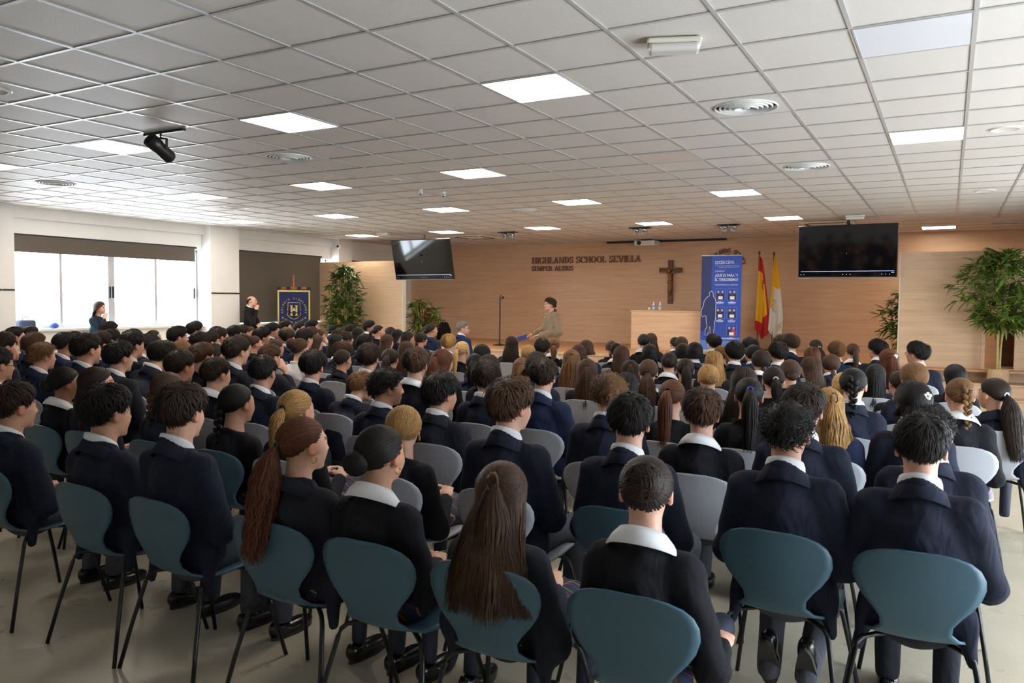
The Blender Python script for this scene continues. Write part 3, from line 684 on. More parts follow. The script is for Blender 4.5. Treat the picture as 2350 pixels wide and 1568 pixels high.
for j in range(m):
    for i in range(n): F.append((j*n+i, j*n+(i+1) % n, (j+1)*n+(i+1) % n, (j+1)*n+i))
F.append(tuple(reversed(range(n)))); F.append(tuple(range(m*n, m*n+n)))
k.add(V, F); k.build('bag_body', M['bag'], e)
k = MB(); k.bbox(-.13, .13, -.17, -.10, .04, .24, .03); k.build('front_pocket', M['bag'], e)
MB().tube([(-.04, 0, .46), (-.03, 0, .52), (.03, 0, .52), (.04, 0, .46)], .01, 6).build('top_handle', M['bag'], e)
for s in (-1, 1): MB().tube([(s*.10, .10, .42), (s*.13, .16, .28), (s*.12, .11, .05)], .018, 6).build('strap', M['bag'], e)
# ------------------------------------------------------------------ blue pennant on a stand
M['pn_blue'] = plain('pennant_velvet', srgb(16, 28, 84), .7, noise=.12, nscale=6); M['pn_gold'] = plain('gold_fringe', srgb(212, 192, 112), .6, noise=.2, nscale=120); M['pn_wood'] = plain('pennant_pole_wood', srgb(176, 96, 46), .45, noise=.15, nscale=14)
pn = empty('school_pennant', (-13.12, 13.35, 0), R(48)); tag(pn, 'navy velvet pennant with gold border and shield hanging before the lowered blind', 'pennant')
MB().tube([(0, .03, .03), (0, .03, 2.20)], .02, 8).build('pole', M['pn_wood'], pn)
k = MB(); k.smooth = True; k.lathe([(.22, 0), (.22, .025), (.06, .05), (.025, .08)], 22, Matrix.Translation((0, .03, 0))); k.build('stand_base', M['pn_wood'], pn)
MB().tube([(-.38, 0, 1.90), (.38, 0, 1.90)], .022, 10).build('cross_bar', M['pn_wood'], pn)
for x in (-.33, -.12, .12, .33): k = MB(); k.bbox(x-.045, x+.045, -.028, .028, 1.85, 1.925, .006); k.build('hanging_loop', M['pn_blue'], pn)
def cloth(name, pts_top, x0, x1, z0, z1, y, mat, parent):
    n, m = 20, 16; V = []; F = []
    for j in range(m+1):
        for i in range(n+1):
            u, v = i/n, j/m; V.append((x0+(x1-x0)*u, y-.012*math.sin(u*7+.6)*(.5+.5*v), z1+(z0-z1)*v-(.02*math.sin(u*math.pi*3)**2 if j == 0 else 0)))
    for j in range(m):
        for i in range(n): a = j*(n+1)+i; F.append((a, a+1, a+n+2, a+n+1))
    me = mesh_np(name, V, F, True); me.materials.append(mat); o = bpy.data.objects.new(name, me); link(o, parent); md = o.modifiers.new('s', 'SOLIDIFY'); md.thickness = .004; return o
pc = cloth('velvet_cloth', None, -.36, .36, .72, 1.86, -.02, M['pn_blue'], pn)
for a in ((-.36, -.325, .72, 1.855), (.325, .36, .72, 1.855), (-.36, .36, 1.815, 1.855), (-.36, .36, .72, .76)): box_obj('gold_border', M['pn_gold'], a[0], a[1], -.044, -.034, a[2], a[3], pc)
G = M['pn_gold']
arc_text('t', 'COLEGIO HIGHLANDS', 0, 1.40, .265, 192, -12, .040, G, pc, -.04, ext=.004)
arc_text('t', 'SEMPER ALTIUS', 0, 1.40, .285, 226, 314, .038, G, pc, -.04, inside=True, ext=.004)
put_text('letter', 'SEVILLA', .30, .06, G, pc, 0, -.042, .90, .003, 'c')
k = MB(); k.tube([(-.13, -.042, 1.57), (.13, -.042, 1.57), (.14, -.042, 1.28), (.08, -.042, 1.22), (0, -.042, 1.19), (-.08, -.042, 1.22), (-.14, -.042, 1.28), (-.13, -.042, 1.57)], .006, 5); k.build('shield_outline', G, pc)
k = MB()
for P in GLY['H'][1]: k.poly([((x-.475)*.20, (z-.5)*.24) for x, z in P], -.006, Matrix.Translation((0, -.038, 1.39)))
k.poly([(-.04, -.03), (.04, -.03), (0, .05)], -.008, Matrix.Translation((0, -.038, 1.42))); k.build('monogram', G, pc)
k = MB(); k.tube([(-.17, -.046, 1.41), (-.13, -.046, 1.35), (0, -.046, 1.33), (.13, -.046, 1.35), (.17, -.046, 1.41)], .012, 6); k.build('scroll', M['pn_blue'], pc)
for s in (-1, 1): k = MB(); k.smooth = True; k.lathe([(.001, -.01), (.02, 0), (.001, .01)], 10, Matrix.Translation((s*.25, -.04, 1.22)) @ Matrix.Rotation(R(90), 4, 'X')); k.build('gold_dot', G, pc)
# ------------------------------------------------------------------ things on the window sill
e = empty('sill_bag', (-13.83, 7.75, 1.095)); tag(e, 'small grey blue bag lying on the window sill at far left', 'bag')
M['bluebag'] = weave_mat('grey_blue_fabric', srgb(70, 78, 100)); M['ballblue'] = plain('blue_plastic', srgb(50, 90, 170), .4)
k = MB(); k.bbox(-.09, .09, -.14, .14, 0, .16, .04); k.build('bag_body', M['bluebag'], e)
MB().tube([(0, -.06, .15), (0, -.04, .21), (0, .04, .21), (0, .06, .15)], .008, 6).build('handle', M['bluebag'], e)
e = empty('sill_pouch', (-13.80, 8.22, 1.095)); tag(e, 'small round blue pouch on the sill beside the bag', 'pouch')
k = MB(); k.smooth = True; k.lathe([(.001, 0), (.06, .005), (.085, .05), (.06, .095), (.02, .11), (.001, .115)], 18); k.build('pouch_body', M['ballblue'], e)
MB().tube([(0, 0, .11), (.03, .02, .13), (.05, .0, .10)], .006, 6).build('drawstring', M['whiteplastic'], e)
# ------------------------------------------------------------------ bamboo plants
def leaf_mat():
    m, nt, b = new_mat('bamboo_leaf')
    oi = N(nt, 'ShaderNodeObjectInfo'); geo = N(nt, 'ShaderNodeNewGeometry')
    n = N(nt, 'ShaderNodeTexNoise', Scale=9.0); nt.links.new(geo.outputs['Position'], n.inputs['Vector'])
    mx = N(nt, 'ShaderNodeMath', operation='MULTIPLY_ADD'); mx.inputs[1].default_value = .6; nt.links.new(oi.outputs['Random'], mx.inputs[0]); nt.links.new(n.outputs[0], mx.inputs[2])
    nt.links.new(ramp(nt, mx.outputs[0], [(.3, srgb(34, 58, 18)), (.7, srgb(76, 104, 33)), (1.0, srgb(130, 150, 62))]), b.inputs['Base Color'])
    b.inputs['Roughness'].default_value = .4
    b.inputs['Transmission Weight'].default_value = 0
    return m
M['leaf'] = leaf_mat(); M['cane'] = plain('bamboo_cane', srgb(186, 168, 112), .5, noise=.2, nscale=10)
M['basket'] = plain('woven_basket', srgb(196, 164, 126), .7, noise=.25, nscale=60, bump=.6, bscale=80)
def leaf_shape(k, Mx, L=.16, w=.011, droop=.25):
    V = []; F = []; n = 6
    for i in range(n+1):
        t = i/n; ww = w*math.sin(math.pi*min(1, t*.92+.06))**.8; z = -droop*L*t*t
        V += [Mx @ Vector((-ww, L*t, z+.12*ww)), Mx @ Vector((0, L*t, z-.25*ww)), Mx @ Vector((ww, L*t, z+.12*ww))]
    for i in range(n): a = i*3; F += [(a, a+1, a+4, a+3), (a+1, a+2, a+5, a+4)]
    k.add(V, F)
leafme = []
for dr in (.1, .25, .42):
    k = MB(); k.smooth = True; leaf_shape(k, Matrix(), .17, .017, dr); me = k.mesh('leaf'); me.materials.append(M['leaf']); leafme.append(me)
def plant(name, loc, h0, h1, rx, nst, nleaf, label, seed, single, basket=True, lmin=.12, lmax=.2, ymax=9., xmin=-9.):
    rnd = random.Random(seed); e = empty(name, loc); tag(e, label, 'plant')
    if basket:
        k = MB(); k.smooth = True
        prof = [(.001, .0), (.12, 0)]
        for i in range(9): prof += [(.13+.02*math.sin(i/8*3)+(.008 if i % 2 else 0), .03*i+.005)]
        prof += [(.13, .245), (.12, .22), (.001, .21)]
        k.lathe(prof, 26); k.build('basket', M['basket'], e)
    canes = []
    for i in range(nst):
        a = rnd.uniform(0, 6.28); r = rnd.uniform(.01, .07); b = rnd.uniform(0, 6.28); rr = rnd.uniform(.05, rx*.6)
        top = h1*rnd.uniform(.8, .97)
        P = [(r*math.cos(a)+rr*math.cos(b)*t*t, r*math.sin(a)+rr*math.sin(b)*t*t, .15+(top-.15)*t) for t in np.linspace(0, 1, 9)]
        MB().tube(P, [.013-.007*t for t in np.linspace(0, 1, 9)], 7).build('cane', M['cane'], e); canes.append(P)
    leaves = MB(); leaves.smooth = True; cnt = 0
    while cnt < nleaf:
        P = rnd.choice(canes); t = rnd.uniform(0, 1); zc = h0+(h1-h0)*rnd.random()
        f = (zc-.15)/(P[-1][2]-.15); f = min(max(f, 0), 1); i = min(int(f*8), 7); q = Vector(P[i]).lerp(Vector(P[i+1]), f*8-i)
        prof = (math.sin(math.pi*min(max((zc-h0)/(h1-h0), .02), .98))**.45)
        b = rnd.uniform(0, 6.28); d = rnd.uniform(.15, 1.0)*rx*prof
        tip = Vector((q.x*.4+d*math.cos(b), q.y*.4+d*math.sin(b)*.9, zc))
        if tip.y > ymax or tip.x < xmin: continue
        nb = rnd.randint(3, 5); az = rnd.uniform(0, 6.28) if rnd.random() < .4 else b
        for s in range(nb):
            yaw = az-math.pi/2+rnd.uniform(-.9, .9); pit = rnd.uniform(-.65, .7); sc = rnd.uniform(lmin, lmax)/.17
            if tip.y+sc*.15*math.cos(yaw) > ymax+.06 or tip.x-sc*.15*math.sin(yaw) < xmin-.06: yaw = math.pi-yaw if tip.y > ymax-.15 else -yaw
            Mx = Matrix.Translation(tip) @ Matrix.Rotation(yaw, 4, 'Z') @ Matrix.Rotation(pit, 4, 'X') @ Matrix.Rotation(rnd.uniform(-.6, .6), 4, 'Y')
            if single and cnt < 300:
                o = share('leaf', rnd.choice(leafme), parent=e); o.matrix_local = Mx @ Matrix.Diagonal((sc, sc, sc, 1))
            else: leaf_shape(leaves, Mx, .17*sc, .017*sc, rnd.uniform(.1, .45))
            cnt += 1
        if rnd.random() < .3:
            leaves.tube([q, (q+tip)*.5+Vector((0, 0, .01)), tip], .0025, 4)
    tag(leaves.build('foliage', M['leaf'], e, fix=False), kind='stuff')
    return e
plant('bamboo_plant', (-12.45, 14.30, 0), .55, 2.42, .50, 9, 2100, 'tall artificial bamboo plant before the left wooden partition', 3, True, lmin=.12, lmax=.21, ymax=.50)
plant('bamboo_plant', (-11.06, 15.5, HS), .28, 1.05, .42, 6, 640, 'small artificial bamboo plant at left edge of the stage', 5, True, lmin=.12, lmax=.22)
plant('bamboo_plant', (.72, 14.62, .40), .86, 2.10, .66, 7, 1250, 'large artificial bamboo plant in a wicker basket at far right', 7, True, lmin=.14, lmax=.24, ymax=.34)
plant('bamboo_plant', (-.66, 15.75, HS), .25, 1.28, .42, 6, 700, 'bamboo plant half hidden behind the right partition', 9, True, lmin=.12, lmax=.2)
# ------------------------------------------------------------------ implicit surfaces -> meshes
f32 = np.float32
def axis(lo, hi, coarse, fine=()):
    """grid line positions; inside the intervals of 'fine' (a,b,step) the spacing is finer"""
    out = [lo]
    while out[-1] < hi:
        s = coarse
        for a, b, st in fine:
            if a-coarse*.5 <= out[-1] <= b: s = st
        out.append(out[-1]+s)
    return np.array(out, f32)
def smin(a, b, k):
    h = np.clip(.5+.5*(b-a)/k, 0, 1); return b+(a-b)*h-k*h*(1-h)
def smax(a, b, k): return -smin(-a, -b, k)
def ell(P, c, r):
    q = [(P[i]-c[i]) for i in range(3)]
    k0 = np.sqrt(sum((q[i]/r[i])**2 for i in range(3))); k1 = np.sqrt(sum((q[i]/r[i]**2)**2 for i in range(3)))+1e-6
    return k0*(k0-1)/k1
def cone(P, a, b, r1, r2, sx=1.0):
    """tapered capsule; sx widens it along x"""
    a = (a[0]/sx, a[1], a[2]); b = (b[0]/sx, b[1], b[2])
    ba = [b[i]-a[i] for i in range(3)]; L = sum(v*v for v in ba)+1e-9
    q = [P[0]/sx-a[0], P[1]-a[1], P[2]-a[2]]
    t = np.clip((q[0]*ba[0]+q[1]*ba[1]+q[2]*ba[2])/L, 0, 1)
    return np.sqrt(sum((q[i]-ba[i]*t)**2 for i in range(3)))-(r1+(r2-r1)*t)
def surf(fn, xs, ys, zs):
    P = np.meshgrid(xs, ys, zs, indexing='ij', sparse=True)
    D = fn(P).astype(f32); D = np.broadcast_to(D, (len(xs), len(ys), len(zs)))
    S = D < 0; nx, ny, nz = [n-1 for n in D.shape]
    acc = np.zeros((nx, ny, nz, 3), f32); cnt = np.zeros((nx, ny, nz), f32)
    ax = [xs, ys, zs]
    for d in range(3):
        sl0 = [slice(None)]*3; sl1 = [slice(None)]*3; sl0[d] = slice(0, -1); sl1[d] = slice(1, None)
        a, b = D[tuple(sl0)], D[tuple(sl1)]; cr = S[tuple(sl0)] != S[tuple(sl1)]
        I = np.argwhere(cr)
        if not len(I): continue
        va, vb = a[cr], b[cr]; t = va/(va-vb)
        pos = np.stack([ax[k][I[:, k]] for k in range(3)], 1).astype(f32)
        pos[:, d] += t*(ax[d][I[:, d]+1]-ax[d][I[:, d]])
        o = [k for k in range(3) if k != d]
        for e1 in (0, 1):
            for e2 in (0, 1):
                J = I.copy(); J[:, o[0]] -= e1; J[:, o[1]] -= e2
                ok = (J >= 0).all(1) & (J[:, 0] < nx) & (J[:, 1] < ny) & (J[:, 2] < nz)
                J = J[ok]; np.add.at(acc, (J[:, 0], J[:, 1], J[:, 2]), pos[ok]); np.add.at(cnt, (J[:, 0], J[:, 1], J[:, 2]), 1)
    idx = -np.ones((nx, ny, nz), int); m = cnt > 0; idx[m] = np.arange(m.sum())
    V = acc[m]/cnt[m][:, None]
    F = []
    for d in range(3):
        sl0 = [slice(None)]*3; sl1 = [slice(None)]*3; sl0[d] = slice(0, -1); sl1[d] = slice(1, None)
        s0, s1 = S[tuple(sl0)], S[tuple(sl1)]; o = [(d+1) % 3, (d+2) % 3]
        I = np.argwhere(s0 != s1); ok = np.ones(len(I), bool)
        for k in o: ok &= (I[:, k] > 0) & (I[:, k] < D.shape[k]-1)
        I = I[ok]; fl = s0[I[:, 0], I[:, 1], I[:, 2]]
        Q = []
        for e1, e2 in ((1, 1), (0, 1), (0, 0), (1, 0)):
            J = I.copy(); J[:, o[0]] -= e1; J[:, o[1]] -= e2; Q.append(idx[J[:, 0], J[:, 1], J[:, 2]])
        Q = np.stack(Q, 1); Q[~fl] = Q[~fl][:, ::-1]; F.append(Q)
    F = np.concatenate(F); F = F[(F >= 0).all(1)]
    return V, F
def relax(V, F, n=1, w=.5):
    E = np.concatenate([F[:, [0, 1]], F[:, [1, 2]], F[:, [2, 3]], F[:, [3, 0]]]); E = np.concatenate([E, E[:, ::-1]])
    for _ in range(n):
        s = np.zeros_like(V); c = np.zeros(len(V), f32); np.add.at(s, E[:, 0], V[E[:, 1]]); np.add.at(c, E[:, 0], 1)
        V = V*(1-w)+w*s/np.maximum(c, 1)[:, None]
    return V
def fast_mesh(name, V, F, smooth=True, attrs=None, mats=()):
    V = np.asarray(V, f32); F = np.asarray(F, np.int32); me = bpy.data.meshes.new(name); n, k = F.shape
    me.vertices.add(len(V)); me.vertices.foreach_set('co', V.ravel())
    me.loops.add(n*k); me.loops.foreach_set('vertex_index', F.ravel())
    me.polygons.add(n); me.polygons.foreach_set('loop_start', np.arange(0, n*k, k, dtype=np.int32)); me.polygons.foreach_set('loop_total', np.full(n, k, np.int32))
    if smooth: me.polygons.foreach_set('use_smooth', np.ones(n, bool))
    for nm, (typ, dat) in (attrs or {}).items():
        a = me.attributes.new(nm, typ, 'POINT')
        a.data.foreach_set('color' if typ == 'FLOAT_COLOR' else 'value', np.asarray(dat, f32).ravel())
    me.update(calc_edges=True); me.validate()
    for m in mats: me.materials.append(m)
    return me
# ------------------------------------------------------------------ person materials
def skin_mat(name, c):
    m, nt, b = new_mat(name)
    a = N(nt, 'ShaderNodeAttribute', attribute_name='tone'); n = N(nt, 'ShaderNodeTexNoise', Scale=30.0, Detail=3.0); nt.links.new(coords(nt), n.inputs['Vector'])
    base = ramp(nt, n.outputs[0], [(.35, tuple(x*.92 for x in c)), (.65, tuple(min(1, x*1.05) for x in c))])
    mx = N(nt, 'ShaderNodeMix', data_type='RGBA', blend_type='MULTIPLY'); mx.inputs['Factor'].default_value = 1
    nt.links.new(base, mx.inputs['A']); nt.links.new(a.outputs['Color'], mx.inputs['B']); nt.links.new(mx.outputs['Result'], b.inputs['Base Color'])
    b.inputs['Roughness'].default_value = .5; b.inputs['Subsurface Weight'].default_value = .0
    return m
SKIN = [skin_mat('skin_light', srgb(214, 166, 142)), skin_mat('skin_tan', srgb(192, 142, 116)), skin_mat('skin_brown', srgb(160, 112, 88))]
def hair_mat(name, c, tip=1.5):
    m, nt, b = new_mat(name)
    a = N(nt, 'ShaderNodeAttribute', attribute_name='rnd')
    geo = coords(nt)
    n = N(nt, 'ShaderNodeTexNoise', Scale=70.0, Detail=2.0); nt.links.new(geo, n.inputs['Vector'])
    s = N(nt, 'ShaderNodeMath', operation='MULTIPLY_ADD'); s.inputs[1].default_value = .35; nt.links.new(n.outputs[0], s.inputs[0]); nt.links.new(a.outputs['Fac'], s.inputs[2])
    nt.links.new(ramp(nt, s.outputs[0], [(.1, tuple(x*.45 for x in c)), (.6, c), (1.1, tuple(min(1, x*tip) for x in c))]), b.inputs['Base Color'])
    b.inputs['Roughness'].default_value = .55; b.inputs['Specular IOR Level'].default_value = .25
    return m
HAIR = [hair_mat('hair_black', srgb(19, 15, 14), 1.8), hair_mat('hair_dark_brown', srgb(36, 25, 19), 1.8), hair_mat('hair_brown', srgb(64, 43, 29), 1.7), hair_mat('hair_light_brown', srgb(108, 76, 47), 1.6),
        hair_mat('hair_dark_blond', srgb(158, 120, 72), 1.5), hair_mat('hair_blond', srgb(196, 160, 102), 1.35), hair_mat('hair_auburn', srgb(80, 43, 25), 1.7), hair_mat('hair_grey', srgb(118, 114, 110), 1.6)]
HNAME = ['black', 'dark brown', 'brown', 'light brown', 'dark blond', 'blond', 'auburn', 'grey']
def cloth_mat(name, c, noise=.12):
    m = plain(name, c, .82, noise=noise, nscale=12, bump=.3, bscale=700, spec=.2); nt = m.node_tree
    old = [n for n in nt.nodes if n.type == 'BUMP'][0]; mp = coords(nt, (1, 1, .55))
    w = N(nt, 'ShaderNodeTexNoise', Scale=9.0, Detail=2.5, Roughness=.45, Distortion=1.2); nt.links.new(mp, w.inputs['Vector'])
    bp = N(nt, 'ShaderNodeBump', Strength=.55, Distance=.035); nt.links.new(w.outputs[0], bp.inputs['Height']); nt.links.new(old.outputs[0], bp.inputs['Normal'])
    nt.links.new(bp.outputs[0], nt.nodes['Principled BSDF'].inputs['Normal']); return m
M['navy'] = cloth_mat('navy_wool', srgb(33, 37, 53)); M['navy2'] = cloth_mat('bright_navy_wool', srgb(38, 47, 74)); M['charcoal'] = cloth_mat('charcoal_wool', srgb(37, 39, 48))
M['jersey'] = cloth_mat('black_knit', srgb(27, 27, 33)); M['shirt'] = plain('white_cotton', srgb(226, 227, 230), .7, noise=.03, bump=.15, bscale=300)
M['suit'] = cloth_mat('blue_suit_wool', srgb(30, 48, 98)); M['bluejacket'] = cloth_mat('teal_navy_cloth', srgb(30, 46, 58)); M['blackcloth'] = cloth_mat('black_cloth', srgb(24, 23, 25))
M['olive'] = cloth_mat('olive_grey_knit', srgb(143, 124, 104)); M['greytr'] = cloth_mat('grey_flannel', srgb(74, 76, 84)); M['tights'] = plain('navy_tights', srgb(30, 34, 52), .6)
M['shoe'] = plain('black_leather', srgb(20, 19, 20), .25, noise=.1); M['sole'] = plain('rubber_sole', srgb(48, 46, 45), .7); M['gold'] = plain('gold', srgb(208, 160, 80), .25, .9); M['lensg'] = plain('spectacle_lens', srgb(120, 125, 130), .1)
def plaid():
    m, nt, b = new_mat('plaid_wool'); co = coords(nt); sep = N(nt, 'ShaderNodeSeparateXYZ'); nt.links.new(co, sep.inputs[0])
    def stripe(ch, per, w, off):
        a = N(nt, 'ShaderNodeMath', operation='MULTIPLY_ADD'); a.inputs[1].default_value = 1/per; a.inputs[2].default_value = off; nt.links.new(ch, a.inputs[0])
        fr_ = N(nt, 'ShaderNodeMath', operation='FRACT'); nt.links.new(a.outputs[0], fr_.inputs[0])
        l = N(nt, 'ShaderNodeMath', operation='LESS_THAN'); l.inputs[1].default_value = w; nt.links.new(fr_.outputs[0], l.inputs[0]); return l.outputs[0]
    yz = N(nt, 'ShaderNodeMath', operation='ADD'); nt.links.new(sep.outputs['Y'], yz.inputs[0]); nt.links.new(sep.outputs['Z'], yz.inputs[1])
    cur = None
    for ch, per, w, off, c in ((sep.outputs['X'], .09, .5, 0, srgb(24, 54, 48)), (yz.outputs[0], .09, .5, .2, srgb(30, 40, 92)), (sep.outputs['X'], .09, .06, .3, srgb(190, 160, 50)), (yz.outputs[0], .09, .06, .55, srgb(190, 160, 50)), (sep.outputs['X'], .09, .05, .8, srgb(150, 30, 40)), (yz.outputs[0], .09, .05, .9, srgb(150, 30, 40))):
        mx = N(nt, 'ShaderNodeMix', data_type='RGBA'); fac = N(nt, 'ShaderNodeMath', operation='MULTIPLY'); fac.inputs[1].default_value = .6; nt.links.new(stripe(ch, per, w, off), fac.inputs[0])
        nt.links.new(fac.outputs[0], mx.inputs['Factor'])
        if cur is None: mx.inputs['A'].default_value = (*srgb(28, 32, 52), 1)
        else: nt.links.new(cur, mx.inputs['A'])
        mx.inputs['B'].default_value = (*c, 1); cur = mx.outputs['Result']
    nt.links.new(cur, b.inputs['Base Color']); b.inputs['Roughness'].default_value = .8; return m
M['plaid'] = plaid()
# ------------------------------------------------------------------ figures: joints for a pose
def pose_seated(T, girl=False, lean=False, arms='lap'):
    """person sitting on a chair; head above the origin, looking along +y; T = height of the crown"""
    J = {}; sw = .122 if girl else .146
    C = Vector((0, .02, T-.134)); nb = C+Vector((0, -.038, -.165))
    pel = Vector((0, .065, .535))
    if lean: pel = Vector((0, -.20, .53)); nb = C+Vector((0, -.075, -.15))
    sh = nb+Vector((0, .002, -.055))
    if lean: sh = nb+Vector((0, -.03, -.04))
    J.update(C=C, nb=nb, pel=pel, sw=sw, zsh=sh.z, ysh=sh.y, girl=girl, lean=lean)
    for s in (-1, 1):
        S = Vector((s*(sw+.012), sh.y, sh.z-.012))
        if lean: E = S+Vector((s*.06, .10, -.24)); W = Vector((s*.10, .26, .60))
        elif arms == 'cross': E = S+Vector((s*.075, .05, -.25)); W = Vector((s*-.02, .20, sh.z-.24))
        elif arms == 'side' and s == 1: E = S+Vector((.085, .0, -.27)); W = Vector((.20, .17, .585))
        elif arms == 'chin' and s == 1: E = S+Vector((.03, .20, -.20)); W = Vector((.05, .15, C.z-.13))
        else: E = S+Vector((s*.065, .04, -.26)); W = Vector((s*.08, .26, max(.62, sh.z-.36)))
        J['S%d' % s], J['E%d' % s], J['W%d' % s] = S, E, W
        J['H%d' % s] = Vector((s*.085, pel.y+.02, .525)); J['K%d' % s] = Vector((s*.115, pel.y+.45, .50)); J['A%d' % s] = Vector((s*.11, pel.y+.42, .09)) if arms != 'tuck' else Vector((s*.075, pel.y+.10, .14))
    J['tuck'] = arms == 'tuck'
    return J
def pose_standing(T, girl, hands):
    J = {}; sw = .135 if girl else .165; C = Vector((0, .03, T-.122)); nb = C+Vector((0, -.05, -.165)); pel = Vector((0, 0, T*.55))
    J.update(C=C, nb=nb, pel=pel, sw=sw, zsh=nb.z-.055, ysh=nb.y-.01, girl=girl, lean=False)
    for s in (-1, 1):
        S = Vector((s*(sw+.012), J['ysh'], J['zsh']-.012)); E, W = hands(s, S, C)
        J['S%d' % s], J['E%d' % s], J['W%d' % s] = S, E, W
        J['H%d' % s] = Vector((s*.08, pel.y, pel.z-.04)); J['K%d' % s] = Vector((s*.09, pel.y+.02, T*.29)); J['A%d' % s] = Vector((s*.095, pel.y-.01, .09))
    return J
def head_sdf(P, C, girl):
    q = 1.0 if not girl else .965
    p = [(P[i]-C[i])/q for i in range(3)]
    d = ell(p, (0, -.018, .022), (.074, .094, .083))
    d = smin(d, ell(p, (0, .028, -.012), (.061, .060, .080)), .03)
    d = smin(d, ell(p, (0, .030, -.066), (.049, .052, .043)), .03)
    d = smin(d, ell(p, (0, .071, -.098), (.020, .016, .015)), .02)
    d = smin(d, cone(p, (-.030, .077, .023), (.030, .077, .023), .009, .009), .015)
    px = [np.abs(p[0]), p[1], p[2]]
    d = smin(d, ell(px, (.034, .055, -.028), (.024, .024, .028)), .02)
    d = smax(d, -ell(px, (.031, .098, .004), (.015, .014, .010)), .012)
    d = smin(d, ell(px, (.031, .076, .004), (.0125, .0115, .009)), .004)
    d = smin(d, cone(p, (0, .088, .014), (0, .104, -.027), .006, .0105), .010)
    d = smin(d, ell(px, (.010, .095, -.032), (.008, .010, .007)), .006)
    d = smin(d, ell(p, (0, .086, -.060), (.021, .009, .0065)), .006); d = smin(d, ell(p, (0, .085, -.071), (.018, .009, .006)), .006)
    ear = smax(ell(px, (.078, -.014, -.006), (.011, .021, .033)), -ell(px, (.092, -.008, -.006), (.010, .011, .019)), .006)
    return smin(d, ear, .006)*q
def arm_sdf(P, J, s, grow=0.0, k=.03):
    g = grow; S, E, W = J['S%d' % s], J['E%d' % s], J['W%d' % s]
    d = cone(P, S, E, .046+g, .038+g); return smin(d, cone(P, E, W, .036+g, .026+g*.8), k)
def torso_sdf(P, J, g=0.0):
    nb, pel = J['nb'], J['pel']; z, y, sw = J['zsh'], J['ysh'], J['sw']
    hw = 1.42 if not J['girl'] else 1.22
    mid = Vector((0, (pel.y+y)*.5-(.060 if J['lean'] else .012), (pel.z+z)*.5)); ch = Vector((0, y+.012, z-.10))
    d = cone(P, pel, mid, .108+g*.6, .098+g, hw)
    d = smin(d, cone(P, mid, ch, .098+g, .092+g, hw), .05)
    d = smin(d, cone(P, (-sw, y, z), (sw, y, z), .046+g, .046+g), .05)
    d = smin(d, cone(P, (0, nb.y, nb.z+.01), (0, nb.y, nb.z-.07), .052+g*.4, .085+g), .035)
    return d
def hand_pts(open_=.5):
    """relaxed right hand along +y, palm down, wrist at the origin"""
    def fn(P):
        d = ell(P, (0, .045, 0), (.040, .052, .016)); d = smin(d, cone(P, (0, -.02, 0), (0, .02, 0), .024, .026), .02)
        for i, (x, L) in enumerate(((-.028, .062), (-.010, .074), (.009, .069), (.026, .052))):
            a = (x, .085, .002); b = (x*1.08, .085+L*.52, -.012*open_*1.2); c = (x*1.05, .085+L*.80, -.040*open_-.004)
            d = smin(d, smin(cone(P, a, b, .0092, .0085), cone(P, b, c, .0085, .0068), .004), .006)
        d = smin(d, smin(cone(P, (-.032, .025, -.004), (-.055, .055, -.012), .013, .0105), cone(P, (-.055, .055, -.012), (-.050, .085, -.020), .0105, .008), .004), .008)
        return d
    return surf(fn, axis(-.08, .06, .0072), axis(-.06, .175, .0072), axis(-.07, .035, .0066))
HANDV, HANDF = hand_pts(.9)
def smoothstep(a, b, x): t = np.clip((x-a)/(b-a), 0, 1); return t*t*(3-2*t)
_body = {}
